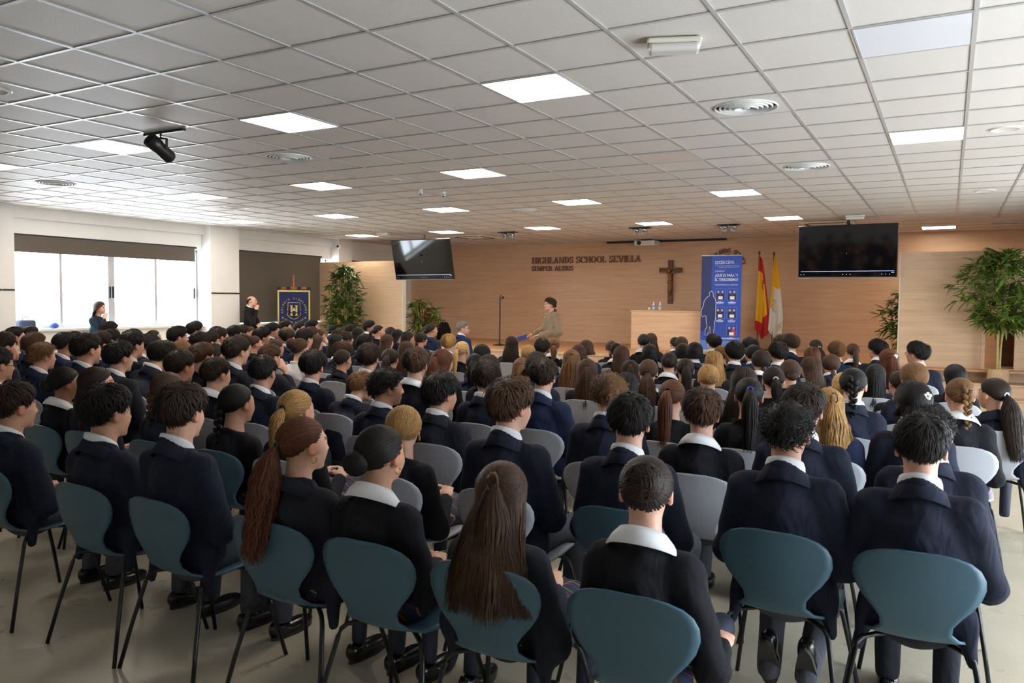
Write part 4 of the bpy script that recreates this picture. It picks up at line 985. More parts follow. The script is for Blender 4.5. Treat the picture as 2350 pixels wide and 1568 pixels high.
def body_mesh(key, J, yaw, pitch=0.0):
    """skin of the whole upper figure, one continuous surface, then the head turned on the neck"""
    if key not in _body:
        C, nb = J['C'], J['nb']
        def fn(P):
            d = head_sdf(P, C, J['girl'])
            d = smin(d, cone(P, C+Vector((0, -.022, -.05)), nb+Vector((0, -.005, -.03)), .050 if J['girl'] else .054, .054 if J['girl'] else .060), .022)
            d = smin(d, torso_sdf(P, J, -.012), .03)
            for s in (-1, 1): d = smin(d, arm_sdf(P, J, s, -.006), .03)
            return d
        xs = axis(-.36, .36, .026, [(-.10, .10, .0076)]); ys = axis(min(-.36, J['pel'].y-.18), max(.45, J['W1'].y+.08, J['W-1'].y+.08), .026, [(C.y-.125, C.y+.135, .0076)])
        zs = axis(J['pel'].z-.16, C.z+.13, .028, [(C.z-.135, C.z+.14, .0070)])
        V, F = surf(fn, xs, ys, zs); V = relax(V, F, 1, .35)
        # colour of lips, brows, eyes, cheeks on the skin itself
        q = (V-np.array(C, f32))/(1.0 if not J['girl'] else .965); ax = np.abs(q[:, 0]); T_ = np.ones((len(V), 4), f32)
        def spot(m, c): T_[m, :3] = c
        fr_ = q[:, 1] > .05
        spot(fr_ & (((ax)/.032)**2+((q[:, 2]+.022)/.05)**2 < 1) & (np.abs(q[:, 2]+.03) < .02) & (ax > .02), (1.0, .88, .86))
        spot((q[:, 1] > .072) & ((q[:, 0]/.023)**2+((q[:, 2]+.065)/.011)**2 < 1), (.82, .52, .52))
        spot(fr_ & (np.abs(ax-.032) < .020) & (np.abs(q[:, 2]-.026) < .0055), (.30, .24, .22))
        spot(fr_ & (((ax-.031)/.013)**2+((q[:, 2]-.004)/.0065)**2 < 1), (.22, .18, .17))
        spot((ax > .066) & (np.abs(q[:, 1]+.012) < .03) & (np.abs(q[:, 2]+.006) < .04), (1.05, .86, .82))
        nV = [V]; nF = [F]; nT = [T_]; off = len(V)
        for s in (-1, 1):
            E, W = J['E%d' % s], J['W%d' % s]; d = (W-E).normalized(); up = J.get('N%d' % s, Vector((s*.25, -.2, 1))); x = d.cross(up).normalized(); up = x.cross(d)
            hv = HANDV.copy(); hv[:, 0] *= (1 if s == 1 else -1)
            if J['girl']: hv *= .92
            B = np.array([list(x), list(d), list(up)], f32); hv = hv @ B+np.array(W+d*.005, f32)
            nV.append(hv); nF.append((HANDF if s == 1 else HANDF[:, ::-1])+off); nT.append(np.ones((len(hv), 4), f32)); off += len(hv)
        _body[key] = (np.concatenate(nV), np.concatenate(nF), np.concatenate(nT))
    V, F, T_ = _body[key]; kk = (key, yaw, pitch)
    if kk not in _body:
        C, nb = J['C'], J['nb']; X = V.copy(); h = len(V)-2*len(HANDV)
        w = smoothstep(nb.z+.0, C.z-.075, X[:h, 2]); near = (np.abs(X[:h, 0]) < .13) & (X[:h, 1] > C.y-.15) & (X[:h, 1] < C.y+.16); w = w*near
        a = R(yaw)*w; c, s = np.cos(a), np.sin(a); x, y = X[:h, 0].copy(), X[:h, 1]-(nb.y+.015)
        X[:h, 0] = x*c-y*s; X[:h, 1] = x*s+y*c+nb.y+.015
        if pitch:
            b = R(pitch)*w; c, s = np.cos(b), np.sin(b); y, z = X[:h, 1]-(nb.y+.015), X[:h, 2]-(C.z-.07)
            X[:h, 1] = y*c-z*s+nb.y+.015; X[:h, 2] = np.where(w > 0, y*s+z*c+C.z-.07, X[:h, 2])
        _body[kk] = fast_mesh('body', X, F, True, {'tone': ('FLOAT_COLOR', T_)}, [SKIN[0]])
    return _body[kk]
_cl = {}
def jacket_mesh(key, J, kind):
    if (key, kind) in _cl: return _cl[(key, kind)]
    nb = J['nb']; g = {'blazer': .020, 'jersey': .015, 'loose': .044}[kind]
    def fn(P):
        wob = .004*np.sin(P[2]*46+P[0]*13)*np.sin(P[0]*31+P[1]*17+P[2]*9)
        d = torso_sdf(P, J, g)
        for s in (-1, 1): d = smin(d, arm_sdf(P, J, s, g*.9), .022)
        if kind == 'blazer':
            if J['pel'].z < .7:
                for s in (-1, 1): d = smin(d, cone(P, (s*.165, J['pel'].y-.05, .56), (s*.185, J['pel'].y-.085, .40), .035, .022), .05)
            else: d = smin(d, cone(P, J['pel'], J['pel']+Vector((0, 0, -.14)), .125, .135, 1.35), .05)
            # standing collar of the jacket
            r = np.sqrt((P[0]/1.04)**2+(P[1]-nb.y+.002)**2); zc = nb.z+.006-(P[1]-nb.y)*.55
            d = smin(d, cone(P, (0, nb.y-.012, nb.z-.012), (0, nb.y-.01, nb.z-.08), .070, .10), .03)
            d = smin(d, np.sqrt((r-.069)**2+((P[2]-zc)*.42)**2)-.0115, .012)
        elif kind == 'loose': d = smin(d, cone(P, J['pel'], J['pel']+Vector((0, 0, -.10)), .15, .15, 1.3), .06)
        else:
            r = np.sqrt((P[0]/1.05)**2+(P[1]-nb.y+.004)**2); zc = nb.z-.004-(P[1]-nb.y)*.5
            d = smin(d, cone(P, (0, nb.y-.012, nb.z-.03), (0, nb.y-.01, nb.z-.09), .078, .10), .03)
            d = smin(d, np.sqrt((r-.078)**2+((P[2]-zc)*.7)**2)-.009, .02)
        d = d+wob
        d = smax(d, -cone(P, nb+Vector((0, .004, .02)), nb+Vector((0, .03, .14)), .058 if kind == 'blazer' else .066, .062 if kind == 'blazer' else .080), .008)
        d = smax(d, P[2]-(nb.z+.075-(P[1]-nb.y)*.5), .006)
        for s in (-1, 1):       # cuffs: the sleeve stops before the hand
            E, W = J['E%d' % s], J['W%d' % s]; dr = (W-E).normalized(); q = W-dr*.005
            h = (P[0]-q.x)*dr.x+(P[1]-q.y)*dr.y+(P[2]-q.z)*dr.z
            loc = np.sqrt((P[0]-W.x)**2+(P[1]-W.y)**2+(P[2]-W.z)**2)-.085
            d = np.maximum(d, np.minimum(h, -loc))
        return d
    pz = J['pel'].z
    xs = axis(-.36, .36, .0165, [(-.11, .11, .009)]); ys = axis(min(-.40, J['pel'].y-.22), max(.46, J['W1'].y+.1, J['W-1'].y+.1), .0165, [(nb.y-.11, nb.y+.11, .009)]); zs = axis(pz-.22, nb.z+.10, .0165, [(nb.z-.05, nb.z+.11, .009)])
    V, F = surf(fn, xs, ys, zs); V = relax(V, F, 2, .45)
    me = fast_mesh({'blazer': 'blazer', 'jersey': 'jersey', 'loose': 'pullover'}[kind], V, F, True, mats=[M['navy']]); _cl[(key, kind)] = me; return me
def collar_mesh(key, J, wide):
    if (key, 'collar', wide) in _cl: return _cl[(key, 'collar', wide)]
    nb = J['nb']; n = 40; V = []; F = []
    prof = [(.060, .004), (.062, .058), (.066, .061), (.071, .046), (.073, .020)] if not wide else [(.062, .0), (.066, .045), (.071, .050), (.094, .022), (.112, -.012), (.110, -.016)]
    for i in range(n+1):
        a = R(-270+28+(360-56)*i/n) if True else 0     # open at the throat
        ca, sa = math.cos(a), math.sin(a)
        for r, z in prof:
            V.append((r*ca*1.04, nb.y-.002+r*sa, nb.z+z-r*sa*.52-(.02*max(0, sa)*(1 if wide else .6))))
    m = len(prof)
    for i in range(n):
        for j in range(m-1): F.append((i*m+j, i*m+j+1, (i+1)*m+j+1, (i+1)*m+j))
    V = np.array(V, f32); F = np.array(F)
    # thickness
    V2 = V.copy(); c = np.array([0, nb.y, 0], f32); d = V-c; d[:, 2] = 0; d /= np.linalg.norm(d, axis=1)[:, None]+1e-6; V2 = V-d*.004
    k = len(V); F = np.concatenate([F, F[:, ::-1]+k])
    me = fast_mesh('shirt_collar', np.concatenate([V, V2]), F, True, mats=[M['shirt']]); _cl[(key, 'collar', wide)] = me; return me
def lapel_mesh(key, J):
    if (key, 'lapel') in _cl: return _cl[(key, 'lapel')]
    nb = J['nb']; n = 44; V = []; F = []; prof = [(.071, .026), (.0745, .034), (.079, .030), (.091, .006), (.1035, -.022), (.1025, -.027)]; m = len(prof)
    for i in range(n+1):
        a = R(-270+36+(360-72)*i/n); ca, sa = math.cos(a), math.sin(a); fl = 1+.10*abs(ca)
        for r, z in prof: V.append((r*ca*1.06*(fl if z < 0 else 1), nb.y-.003+r*sa, nb.z+z-.014-r*sa*.54-(.035*max(0, sa) if z < .01 else 0)-(.012*abs(ca) if z < 0 else 0)))
    for i in range(n):
        for j in range(m-1): F.append((i*m+j, i*m+j+1, (i+1)*m+j+1, (i+1)*m+j))
    V = np.array(V, f32); F = np.array(F); d = V-np.array([0, nb.y, 0], f32); d[:, 2] = 0; d /= np.linalg.norm(d, axis=1)[:, None]; k = len(V)
    me = fast_mesh('blazer_collar', np.concatenate([V, V-d*.005]), np.concatenate([F, F[:, ::-1]+k]), True, mats=[M['navy']]); _cl[(key, 'lapel')] = me; return me
def legs_mesh(key, J, kind):
    if (key, kind) in _cl: return _cl[(key, kind)]
    def fn(P):
        d = None
        for s in (-1, 1):
            H, K, A = J['H%d' % s], J['K%d' % s], J['A%d' % s]
            r = (.082, .064, .050) if kind == 'trousers' else (.06, .046, .036)
            e = smin(cone(P, H, K, r[0], r[1]), cone(P, K, A, r[1]*.96, r[2]), .03); d = e if d is None else smin(d, e, .02)
        if kind == 'trousers': d = smin(d, cone(P, J['pel']+Vector((0, 0, .02)), J['pel']+Vector((0, 0, -.03)), .105, .11, 1.3), .05)
        return smax(d, -(P[2]-.075), .004)
    A = J['A1']; K = J['K1']; H = J['H1']
    V, F = surf(fn, axis(-.25, .25, .0175), axis(min(J['pel'].y, A.y)-.18, max(K.y, A.y)+.12, .0175), axis(.05, J['pel'].z+.16, .0175)); V = relax(V, F, 1, .4)
    me = fast_mesh(kind, V, F, True, mats=[M['greytr']]); _cl[(key, kind)] = me; return me
def skirt_mesh(key, J):
    if (key, 'skirt') in _cl: return _cl[(key, 'skirt')]
    def fn(P):
        d = cone(P, J['pel']+Vector((0, .02, 0)), J['pel']+Vector((0, .40, -.03)), .112, .085, 1.55)
        d = smin(d, cone(P, J['pel']+Vector((0, 0, .08)), J['pel'], .09, .11, 1.3), .04)
        return d+.006*np.sin(P[0]*60)
    V, F = surf(fn, axis(-.26, .26, .016), axis(J['pel'].y-.17, J['pel'].y+.56, .016), axis(.38, .74, .016)); V = relax(V, F, 1, .4)
    me = fast_mesh('skirt', V, F, True, mats=[M['plaid']]); _cl[(key, 'skirt')] = me; return me
def shoe_fn():
    def fn(P):
        d = smin(ell(P, (0, .07, .032), (.044, .115, .036)), ell(P, (0, -.05, .05), (.036, .05, .048)), .03)
        d = smax(d, -(P[2]-.012), .004); return smax(d, -cone(P, (0, -.045, .08), (0, -.045, .16), .026, .026), .004)
    return surf(fn, axis(-.06, .06, .009), axis(-.12, .21, .009), axis(-.01, .12, .009))
V, F = shoe_fn(); SHOE = fast_mesh('shoe', V, F, True, mats=[M['shoe']])
k = MB(); pts = [(.040*math.sin(t)*(1.06 if math.cos(t) > 0 else .9), .045+.135*math.cos(t)) for t in np.linspace(0, 2*math.pi, 20, endpoint=False)]
k.add([(x, y, 0) for x, y in pts]+[(x, y, .016) for x, y in pts], [tuple(range(20))[::-1], tuple(range(20, 40))]+[(i, (i+1) % 20, 20+(i+1) % 20, 20+i) for i in range(20)]); SOLE = k.mesh('sole'); SOLE.materials.append(M['sole'])
# ------------------------------------------------------------------ hair: a cap plus locks that follow the scalp
HC = np.array([0, -.018, .022]); HR = np.array([.074, .094, .083])
AZ = np.array([0, 30, 55, 78, 98, 112, 130, 155, 180.])
def hairline(az, long=False):
    th = np.array([64, 65, 70, 100, 90, 108, 119, 124, 126.]) if not long else np.array([58, 62, 70, 96, 101, 114, 127, 133, 135.])
    return np.interp(np.abs(az), AZ, th)
def sdir(th, az):      # az 0 = front (+y), degrees; th from the crown
    t, a = np.radians(th), np.radians(az); return np.stack([np.sin(t)*np.sin(a), np.sin(t)*np.cos(a), np.cos(t)], -1)
def onscalp(d, t): return HC+d*(HR+np.asarray(t)[..., None])
def cap(t=.008, long=False, top=0.0, seed=0, amp=.0):
    n, m = 48, 20; az = np.linspace(-180, 180, n, endpoint=False); hl = hairline(az, long)
    u = np.linspace(0, 1, m+1)[1:]; th = hl[:, None]*u[None]; d = sdir(th, az[:, None]+0*th)
    edge = smoothstep(1.0, .62 if not long else .84, u)[None]+0*th
    tt = (t+top*np.clip(np.cos(np.radians(th)), 0, 1))*np.clip(edge, 0, 1)+.0015
    rs = np.random.RandomState(seed); tt = tt+amp*(np.sin(d[..., 0]*23+seed)*np.sin(d[..., 1]*19+2*seed)*np.sin(d[..., 2]*21))*edge
    V = onscalp(d, tt).reshape(-1, 3); topv = onscalp(np.array([0, 0, 1.]), np.array(t+top))
    V = np.concatenate([V, topv[None]]); F = []
    for i in range(n):
        j = (i+1) % n
        F.append((len(V)-1, j*m, i*m, i*m))
        for k_ in range(m-1): F.append((i*m+k_, j*m+k_, j*m+k_+1, i*m+k_+1))
    return V, np.array(F), np.full(len(V), .08)
def ribbons(P, Nn, W, seed, bulge=.35):
    """P (n,S,3) paths, Nn outward normals, W widths -> little curved strips, three vertices across"""
    n, S, _ = P.shape; rs = np.random.RandomState(seed); t = np.gradient(P, axis=1); t /= np.linalg.norm(t, axis=2, keepdims=True)+1e-9
    side = np.cross(t, Nn); side /= np.linalg.norm(side, axis=2, keepdims=True)+1e-9; up = np.cross(side, t)
    w = W[..., None]*.5; V = np.stack([P-side*w-up*w*bulge*0, P+up*w*bulge*2, P+side*w], 2).reshape(-1, 3)
    b = (np.arange(n)[:, None]*S+np.arange(S-1)[None])*3; b = b.ravel(); F = np.concatenate([np.stack([b, b+1, b+4, b+3], 1), np.stack([b+1, b+2, b+5, b+4], 1)])
    r = np.repeat(rs.rand(n), S*3)*.75+np.tile(np.repeat(np.linspace(0, .12, S), 3), n)
    return V, F, r
def slerp(a, b, s):
    dot = np.clip((a*b).sum(-1, keepdims=True), -.9999, .9999); om = np.arccos(dot); return (np.sin((1-s)*om)*a+np.sin(s*om)*b)/np.sin(om)
def roots(n, seed, long=False, amin=-180, amax=180, lo=0.0, hi=1.0):
    rs = np.random.RandomState(seed); az = rs.uniform(amin, amax, n); u = np.sqrt(rs.uniform(lo*lo, hi*hi, n)); th = hairline(az, long)*u
    return sdir(th, az), az, u, rs
def unit(v): v = np.asarray(v, float); return v/np.linalg.norm(v, axis=-1, keepdims=True)
def join(parts):
    V = []; F = []; A = []; o = 0
    for v, f, a in parts:
        f = np.asarray(f)
        if f.shape[1] == 3: f = np.concatenate([f, f[:, 2:]], 1)
        V.append(v); F.append(f+o); A.append(a); o += len(v)
    return np.concatenate(V), np.concatenate(F), np.concatenate(A)
def hair_mesh(name, parts):
    V, F, A = join(parts); tri = F[:, 2] == F[:, 3]
    me = bpy.data.meshes.new(name); Fl = [tuple(f[:3]) if t else tuple(f) for f, t in zip(F.tolist(), tri)]
    me.from_pydata(V.tolist(), [], Fl); me.polygons.foreach_set('use_smooth', [True]*len(me.polygons))
    a = me.attributes.new('rnd', 'FLOAT', 'POINT'); a.data.foreach_set('value', np.asarray(A, f32)); me.materials.append(HAIR[0]); return me
def short_hair(seed, n=2400, L=.055, top=.016, mess=.3, long=False):
    d0, az, u, rs = roots(n, seed, long); wh = unit([.18, -.42, .9]); S = 6
    s = np.linspace(0, 1, S)
    away = d0-wh*(d0*wh).sum(1, keepdims=True)/1.0; tang = unit(away-(away*d0).sum(1, keepdims=True)*d0+1e-4)
    sweep = np.cross(d0, np.array([0, 0, 1.])); tang = unit(tang+mess*rs.normal(size=(n, 1))*sweep+.12*rs.normal(size=(n, 3)))
    front = np.clip(d0[:, 1], 0, 1)*np.clip(d0[:, 2], 0, 1); tang = unit(tang+front[:, None]*np.array([.7, .15, 0]))
    ang = (L*rs.uniform(.6, 1.25, n)/.09*(1-.75*np.clip(d0[:, 1]*1.6-.3, 0, 1)))[:, None]*s[None]
    side_ = np.exp(-((np.abs(az)-98)/26)**2)*np.clip((u-.45)/.3, 0, 1); ang = ang*(1-.62*side_)[:, None]*np.clip((1.25-u)/.5, .42, 1)[:, None]
    D = d0[:, None]*np.cos(ang)[..., None]+tang[:, None]*np.sin(ang)[..., None]
    taper = np.clip((1.04-u)/.34, .18, 1)[:, None]
    lift = .008+(.004+(.008+top*np.clip(d0[:, 2], 0, 1)[:, None])*np.sin(np.pi*np.clip(s*.8+.1, 0, 1))[None]+rs.uniform(0, .004, (n, 1)))*(1-.55*np.clip(-d0[:, 2:3], 0, 1)); lift = lift*taper
    P = onscalp(D, lift); P[..., 2] -= .004*s[None]**2
    W = (.0056*rs.uniform(.6, 1.4, (n, 1)))*(1-.85*s[None]**2)*(.5+.5*np.minimum(1, s[None]*6))
    return [cap(.015, long, top*.85, seed, .002), ribbons(P, D, W, seed)]
def curly_hair(seed, n=1500, top=.020, r=.008):
    d0, az, u, rs = roots(n, seed); S = 10; s = np.linspace(0, 1, S); x = unit(np.cross(d0, np.array([.1, .2, 1.]))); y = np.cross(d0, x)
    ph = rs.uniform(0, 6.28, (n, 1))+s[None]*rs.uniform(6, 11, (n, 1)); rr = r*rs.uniform(.6, 1.3, (n, 1))*(.4+.6*s[None])
    h = (.004+top*rs.uniform(.5, 1.15, (n, 1))*s[None])*(.6+.4*np.clip(d0[:, 2:3]+.5, 0, 1))
    P = onscalp(np.repeat(d0[:, None], S, 1), h)+(x[:, None]*np.cos(ph)[..., None]+y[:, None]*np.sin(ph)[..., None])*rr[..., None]
    drift = rs.normal(size=(n, 1, 3))*.006*s[None, :, None]; P = P+drift; P[..., 2] -= .008*s[None]**2
    W = .0042*np.ones((n, S))*(1-.5*s[None]**3); return [cap(top*.5, False, .006, seed, .004), ribbons(P, np.repeat(d0[:, None], S, 1)+.2*rs.normal(size=(n, 1, 3)), W, seed)]
def gathered(seed, T, n=1500, t=.011, long=True, hi=1.0, lo=0.0):
    d0, az, u, rs = roots(n, seed, long, lo=lo, hi=hi); T = unit(T); S = 7; s = np.linspace(0, 1, S)[None, :, None]
    D = slerp(d0[:, None], np.repeat(T[None, None], n, 0), s*.97); D = unit(D)
    tt = t*(.45+.55*np.sin(np.pi*np.clip(s[..., 0]*.9+.05, 0, 1)))+rs.uniform(0, .004, (n, 1)); P = onscalp(D, tt)
    W = .0052*rs.uniform(.6, 1.3, (n, 1))*(1-.45*s[..., 0]**2)
    return ribbons(P, D, W+0*tt, seed+5)
def tail(seed, p0, out, L, n=240, spread=.028, wave=.0, wf=3.0, end=.35, drop=.05, r0=.012, fall=None):
    """bundle of locks from p0 that leaves along 'out' and then hangs down"""
    rs = np.random.RandomState(seed); S = 12; s = np.linspace(0, 1, S); out = unit(out); p0 = np.asarray(p0, float)
    e = np.exp(-s*L/drop)
    c = p0+out[None]*(drop*.9*(1-e))[:, None]+np.array([0, 0, -1.])[None]*(np.maximum(0, s*L-drop*.5*(1-e)))[:, None]
    if fall is not None: c = c+np.asarray(fall)[None]*(s**1.6)[:, None]
    a = rs.uniform(0, 6.28, n); q = np.sqrt(rs.rand(n)); x = np.array([1., 0, 0]); y = np.array([0, 1., 0])
    wid = r0+(spread-r0)*np.minimum(1, s*3.2)*(1-(1-end)*np.clip(s-.55, 0, 1)/.45)
    off = (np.cos(a)*q)[:, None, None]*x*wid[None, :, None]*1.1+(np.sin(a)*q)[:, None, None]*y*wid[None, :, None]*.8
    ln = rs.uniform(.72, 1.0, n)[:, None, None]; P = p0+(c[None]-p0)*ln+off
    P = P+wave*np.sin(s[None, :, None]*wf*6.28+rs.uniform(0, 6.28, (n, 1, 1))*.6+a[:, None, None])*np.array([1., .6, 0])*s[None, :, None]**.5
    nn = off+np.array([0, -.004, .002]); W = .0056*rs.uniform(.6, 1.3, (n, 1))*(1-.7*s[None]**3); return ribbons(P, nn, W, seed+9)
def loose(seed, L=.30, n=1500, wave=.004, wf=3.5, lo=0.0, back=-.150, spreadx=1.15, amin=92):
    """hair that falls free over the back and shoulders"""
    d0, az, u, rs = roots(n, seed, True, lo=lo); S = 13; s = np.linspace(0, 1, S)
    tgt_az = np.sign(az+1e-6)*(amin+(np.abs(az)/180)*(180-amin)); ex = sdir(np.full(n, 104.), tgt_az); f = .38
    sa = np.clip(s/f, 0, 1)[None, :, None]; D = unit(slerp(d0[:, None], ex[:, None], sa*.999)); t = .010+rs.uniform(0, .008, (n, 1)); P = onscalp(D, t+0*s[None])
    sb = np.clip((s-f)/(1-f), 0, 1)[None]; e = P[:, -1]; ln = L*rs.uniform(.78, 1.0, (n, 1))
    fx = e[:, :1]*(1+(spreadx-1)*sb)+.012*rs.normal(size=(n, 1))*sb; fy = e[:, 1:2]+(np.minimum(e[:, 1:2], back+.03*np.abs(e[:, :1])/.09)-e[:, 1:2])*smoothstep(0, .55, sb)
    wv = wave*np.sin(sb*wf*6.28+rs.uniform(0, 6.28, (n, 1)))*np.minimum(1, sb*3); m = (sb > 0)
    P[..., 0] = np.where(m, fx+wv, P[..., 0]); P[..., 1] = np.where(m, fy+wv*.6, P[..., 1]); P[..., 2] = np.where(m, e[:, 2:3]-ln*sb, P[..., 2])
    Nn = D.copy(); Nn[..., 2] = np.where(m, 0, Nn[..., 2]); Nn = unit(Nn+1e-6); W = .0058*rs.uniform(.6, 1.3, (n, 1))*(1-.7*s[None]**4); return ribbons(P, Nn, W, seed+3)
def ball(c, r, seed, turns=150):
    """bun of wound locks"""
    rs = np.random.RandomState(seed); S = 9; n = turns; s = np.linspace(0, 1, S)
    axv = unit(rs.normal(size=(n, 3))*np.array([.8, 1, .8])); x = unit(np.cross(axv, rs.normal(size=(n, 3)))); y = np.cross(axv, x); a = s[None]*3.6+rs.uniform(0, 6.28, (n, 1)); h = rs.uniform(-.8, .8, (n, 1, 1))
    D = unit(x[:, None]*np.cos(a)[..., None]+y[:, None]*np.sin(a)[..., None]+axv[:, None]*h); P = np.asarray(c)+D*np.asarray(r)*rs.uniform(.86, 1.18, (n, 1, 1))
    th, az = np.meshgrid(np.linspace(0, 180, 9), np.linspace(0, 360, 17)); V = np.asarray(c)+sdir(th, az).reshape(-1, 3)*np.asarray(r)*.93; F = [(i*9+j, (i+1)*9+j, (i+1)*9+j+1, i*9+j+1) for i in range(16) for j in range(8)]
    return [(V, np.array(F), np.full(len(V), .2)), ribbons(P, D, .007*np.ones((n, S)), seed)]
def braid(p0, L, r, seed, lean=(0, 0, 0), n=None):
    """plait: crossing lobes left and right"""
    n = n or int(L/.020); parts = []; rs = np.random.RandomState(seed)
    for i in range(n):
        t = i/n; sgn = 1 if i % 2 else -1; rr = r*(1-.45*t); c = np.asarray(p0)+np.array([sgn*rr*.55, -.012*math.sin(t*3)-.01*t, -L*t])+np.asarray(lean)*t
        th, az = np.meshgrid(np.linspace(0, 180, 7), np.linspace(0, 360, 11)); d = sdir(th, az).reshape(-1, 3)*np.array([rr*.75, rr*.75, rr*1.15])
        a = sgn*.6; d = d @ np.array([[math.cos(a), 0, -math.sin(a)], [0, 1, 0], [math.sin(a), 0, math.cos(a)]])
        groove = 1+.06*np.sin(az.reshape(-1)*math.pi/180*6); V = c+d*groove[:, None]; F = [(q*7+j, (q+1)*7+j, (q+1)*7+j+1, q*7+j+1) for q in range(10) for j in range(6)]
        parts.append((V, np.array(F), np.full(len(V), .2+.5*rs.rand())))
    end = np.asarray(p0)+np.array([0, -.01, -L])+np.asarray(lean); parts.append(tail(seed, end, (0, -.1, -1), .07, 40, .012, r0=.008, drop=.02)); return parts
def pt(d, t=.01): return onscalp(unit(d), np.array(t))
TIE = {}
def tie_mesh(c, r, ax, tube=.006):
    k = MB(); k.smooth = True; ax = Vector(ax).normalized(); x = ax.orthogonal().normalized(); y = ax.cross(x)
    k.tube([Vector(c)+(x*math.cos(t)+y*math.sin(t))*r for t in np.linspace(0, 2*math.pi, 15)], tube, 6, cap=False); me = k.mesh('hair_tie'); me.materials.append(M['black']); return me
def style(nm):
    if nm == 'bald': 
        d0, az, u, rs = roots(1500, 99, False, lo=.66); d0 = d0[np.abs(az) > 78][:700]
        return hair_mesh('receding_hair', [ribbons(onscalp(np.repeat(d0[:, None], 5, 1)+np.linspace(0, .22, 5)[None, :, None]*np.array([0, -.4, -1.]), .004+0*d0[:, :1]+0*np.linspace(0, 1, 5)[None]), np.repeat(d0[:, None], 5, 1), .007*np.ones((len(d0), 5)), 99)])
    if nm == 'bob': return hair_mesh('short_bob_hair', short_hair(97, 2300, .065, .020, .5, True)+[loose(96, .05, 1300, .008, 1.5, back=-.085, amin=86, spreadx=1.05)])
    if nm == 'crop': return hair_mesh('cropped_hair', short_hair(97, 2300, .06, .020, .45, True))
    if nm == 'wavy': return hair_mesh('wavy_hair', [cap(.020, True, .012), loose(98, .17, 1500, .014, 2, back=-.11, spreadx=1.3, amin=66)])
    if nm[0] == 's':
        v = int(nm[1]); return hair_mesh('short_hair', short_hair(10+v, L=(.05, .06, .055, .07, .045)[v], top=(.012, .020, .016, .022, .008)[v], mess=(.25, .5, .35, .6, .2)[v], n=2300, long=(v == 3)))
    if nm == 'c0': return hair_mesh('curly_hair', curly_hair(31, 2300, .026, .006))
    if nm == 'c1': return hair_mesh('curly_hair', curly_hair(32, 1500, .036, .009))
    if nm == 'l0': return hair_mesh('long_hair', [cap(.011, True), loose(41, .30)])
    if nm == 'l1': return hair_mesh('long_hair', [cap(.009, True), loose(42, .36, wave=.010, wf=3, spreadx=1.35)])
    if nm == 'l2': return hair_mesh('long_hair', [cap(.011, True), loose(43, .16, back=-.11)])
    if nm in ('h0', 'h1', 'h2'):
        v = int(nm[1]); T = (0, -.90, .42); p = pt(T, .012)
        TIE[nm] = tie_mesh(p, .014, (0, -1, -.2), .005)
        L = (.30, .36, .38)[v]; w = (.003, .009, .004)[v]; bk = (-.15, -.16, -.215)[v]
        return hair_mesh('half_up_hair', [cap(.011, True), loose(50+v, L, wave=w, lo=.5, n=1300, spreadx=(1.15, 1.35, 1.6)[v], back=bk), gathered(53+v, T, 1000, .014, hi=.95), tail(56+v, p, (0, -1, -.1), L+.10, 380, .06, w, drop=.03, end=.9, fall=(0, (-.015, -.02, -.075)[v], 0))])
    if nm[0] == 'p':
        v = int(nm[1]); T = ((0, -1, .10), (0, -.95, .35), (-.12, -1, -.15), (.1, -1, .05))[v]; p = pt(T, .014); TIE[nm] = tie_mesh(p, .016, T, .006)
        L = (.32, .42, .47, .24)[v]; wv = (.003, .003, .012, .006)[v]
        return hair_mesh('ponytail_hair', [cap(.009, True), gathered(60+v, T), tail(63+v, p, T, L, (520, 620, 800, 480)[v], (.034, .042, .068, .036)[v], wv, (2, 2, 5, 3)[v], end=(.4, .6, .7, .5)[v], drop=(.06, .06, .05, .07)[v], fall=(0, (-.01, -.01, -.07, -.01)[v], 0))])
    if nm[0] == 'b':
        v = int(nm[1]); T = ((0, -.95, .35), (-.30, -1, -.35), (0, -1, -.45), (0, -1, .0))[v]; p = pt(T, (.042, .026, .02, .024)[v]); return hair_mesh('bun_hair', [cap(.011, True), gathered(70+v, T, 1500, .014)]+ball(p, np.array([(.054, .042, .052), (.045, .034, .042), (.040, .028, .030), (.042, .034, .046)][v]), 75+v, 300))
    if nm[0] == 'r':
        v = int(nm[1]); T = ((-.25, -1, -.45), (.1, -1, .3))[v]; p = pt(T, .02); return hair_mesh('braided_hair', [cap(.011, True), gathered(80+v, T)]+braid(p, (.36, .30)[v], (.022, .024)[v], 83+v, ((-.03, .01, 0), (.01, .02, 0))[v]))
    if nm[0] == 'k':
        v = int(nm[1]); T = (0, -.85, -.75); p = pt(T, .012)
        if v == 0: TIE[nm] = tie_mesh(p, .014, (0, -.6, -1), .005)
        return hair_mesh('tied_hair', [cap(.010, True), gathered(90+v, T, 1500, .016)]+([tail(93, p, (0, -.5, -1), .20, 320, .028, drop=.02)] if v == 0 else [loose(94, .07, 1200, back=-.10)]))
_hair = {}
def hair(nm):
    if nm not in _hair: _hair[nm] = style(nm)
    return _hair[nm]
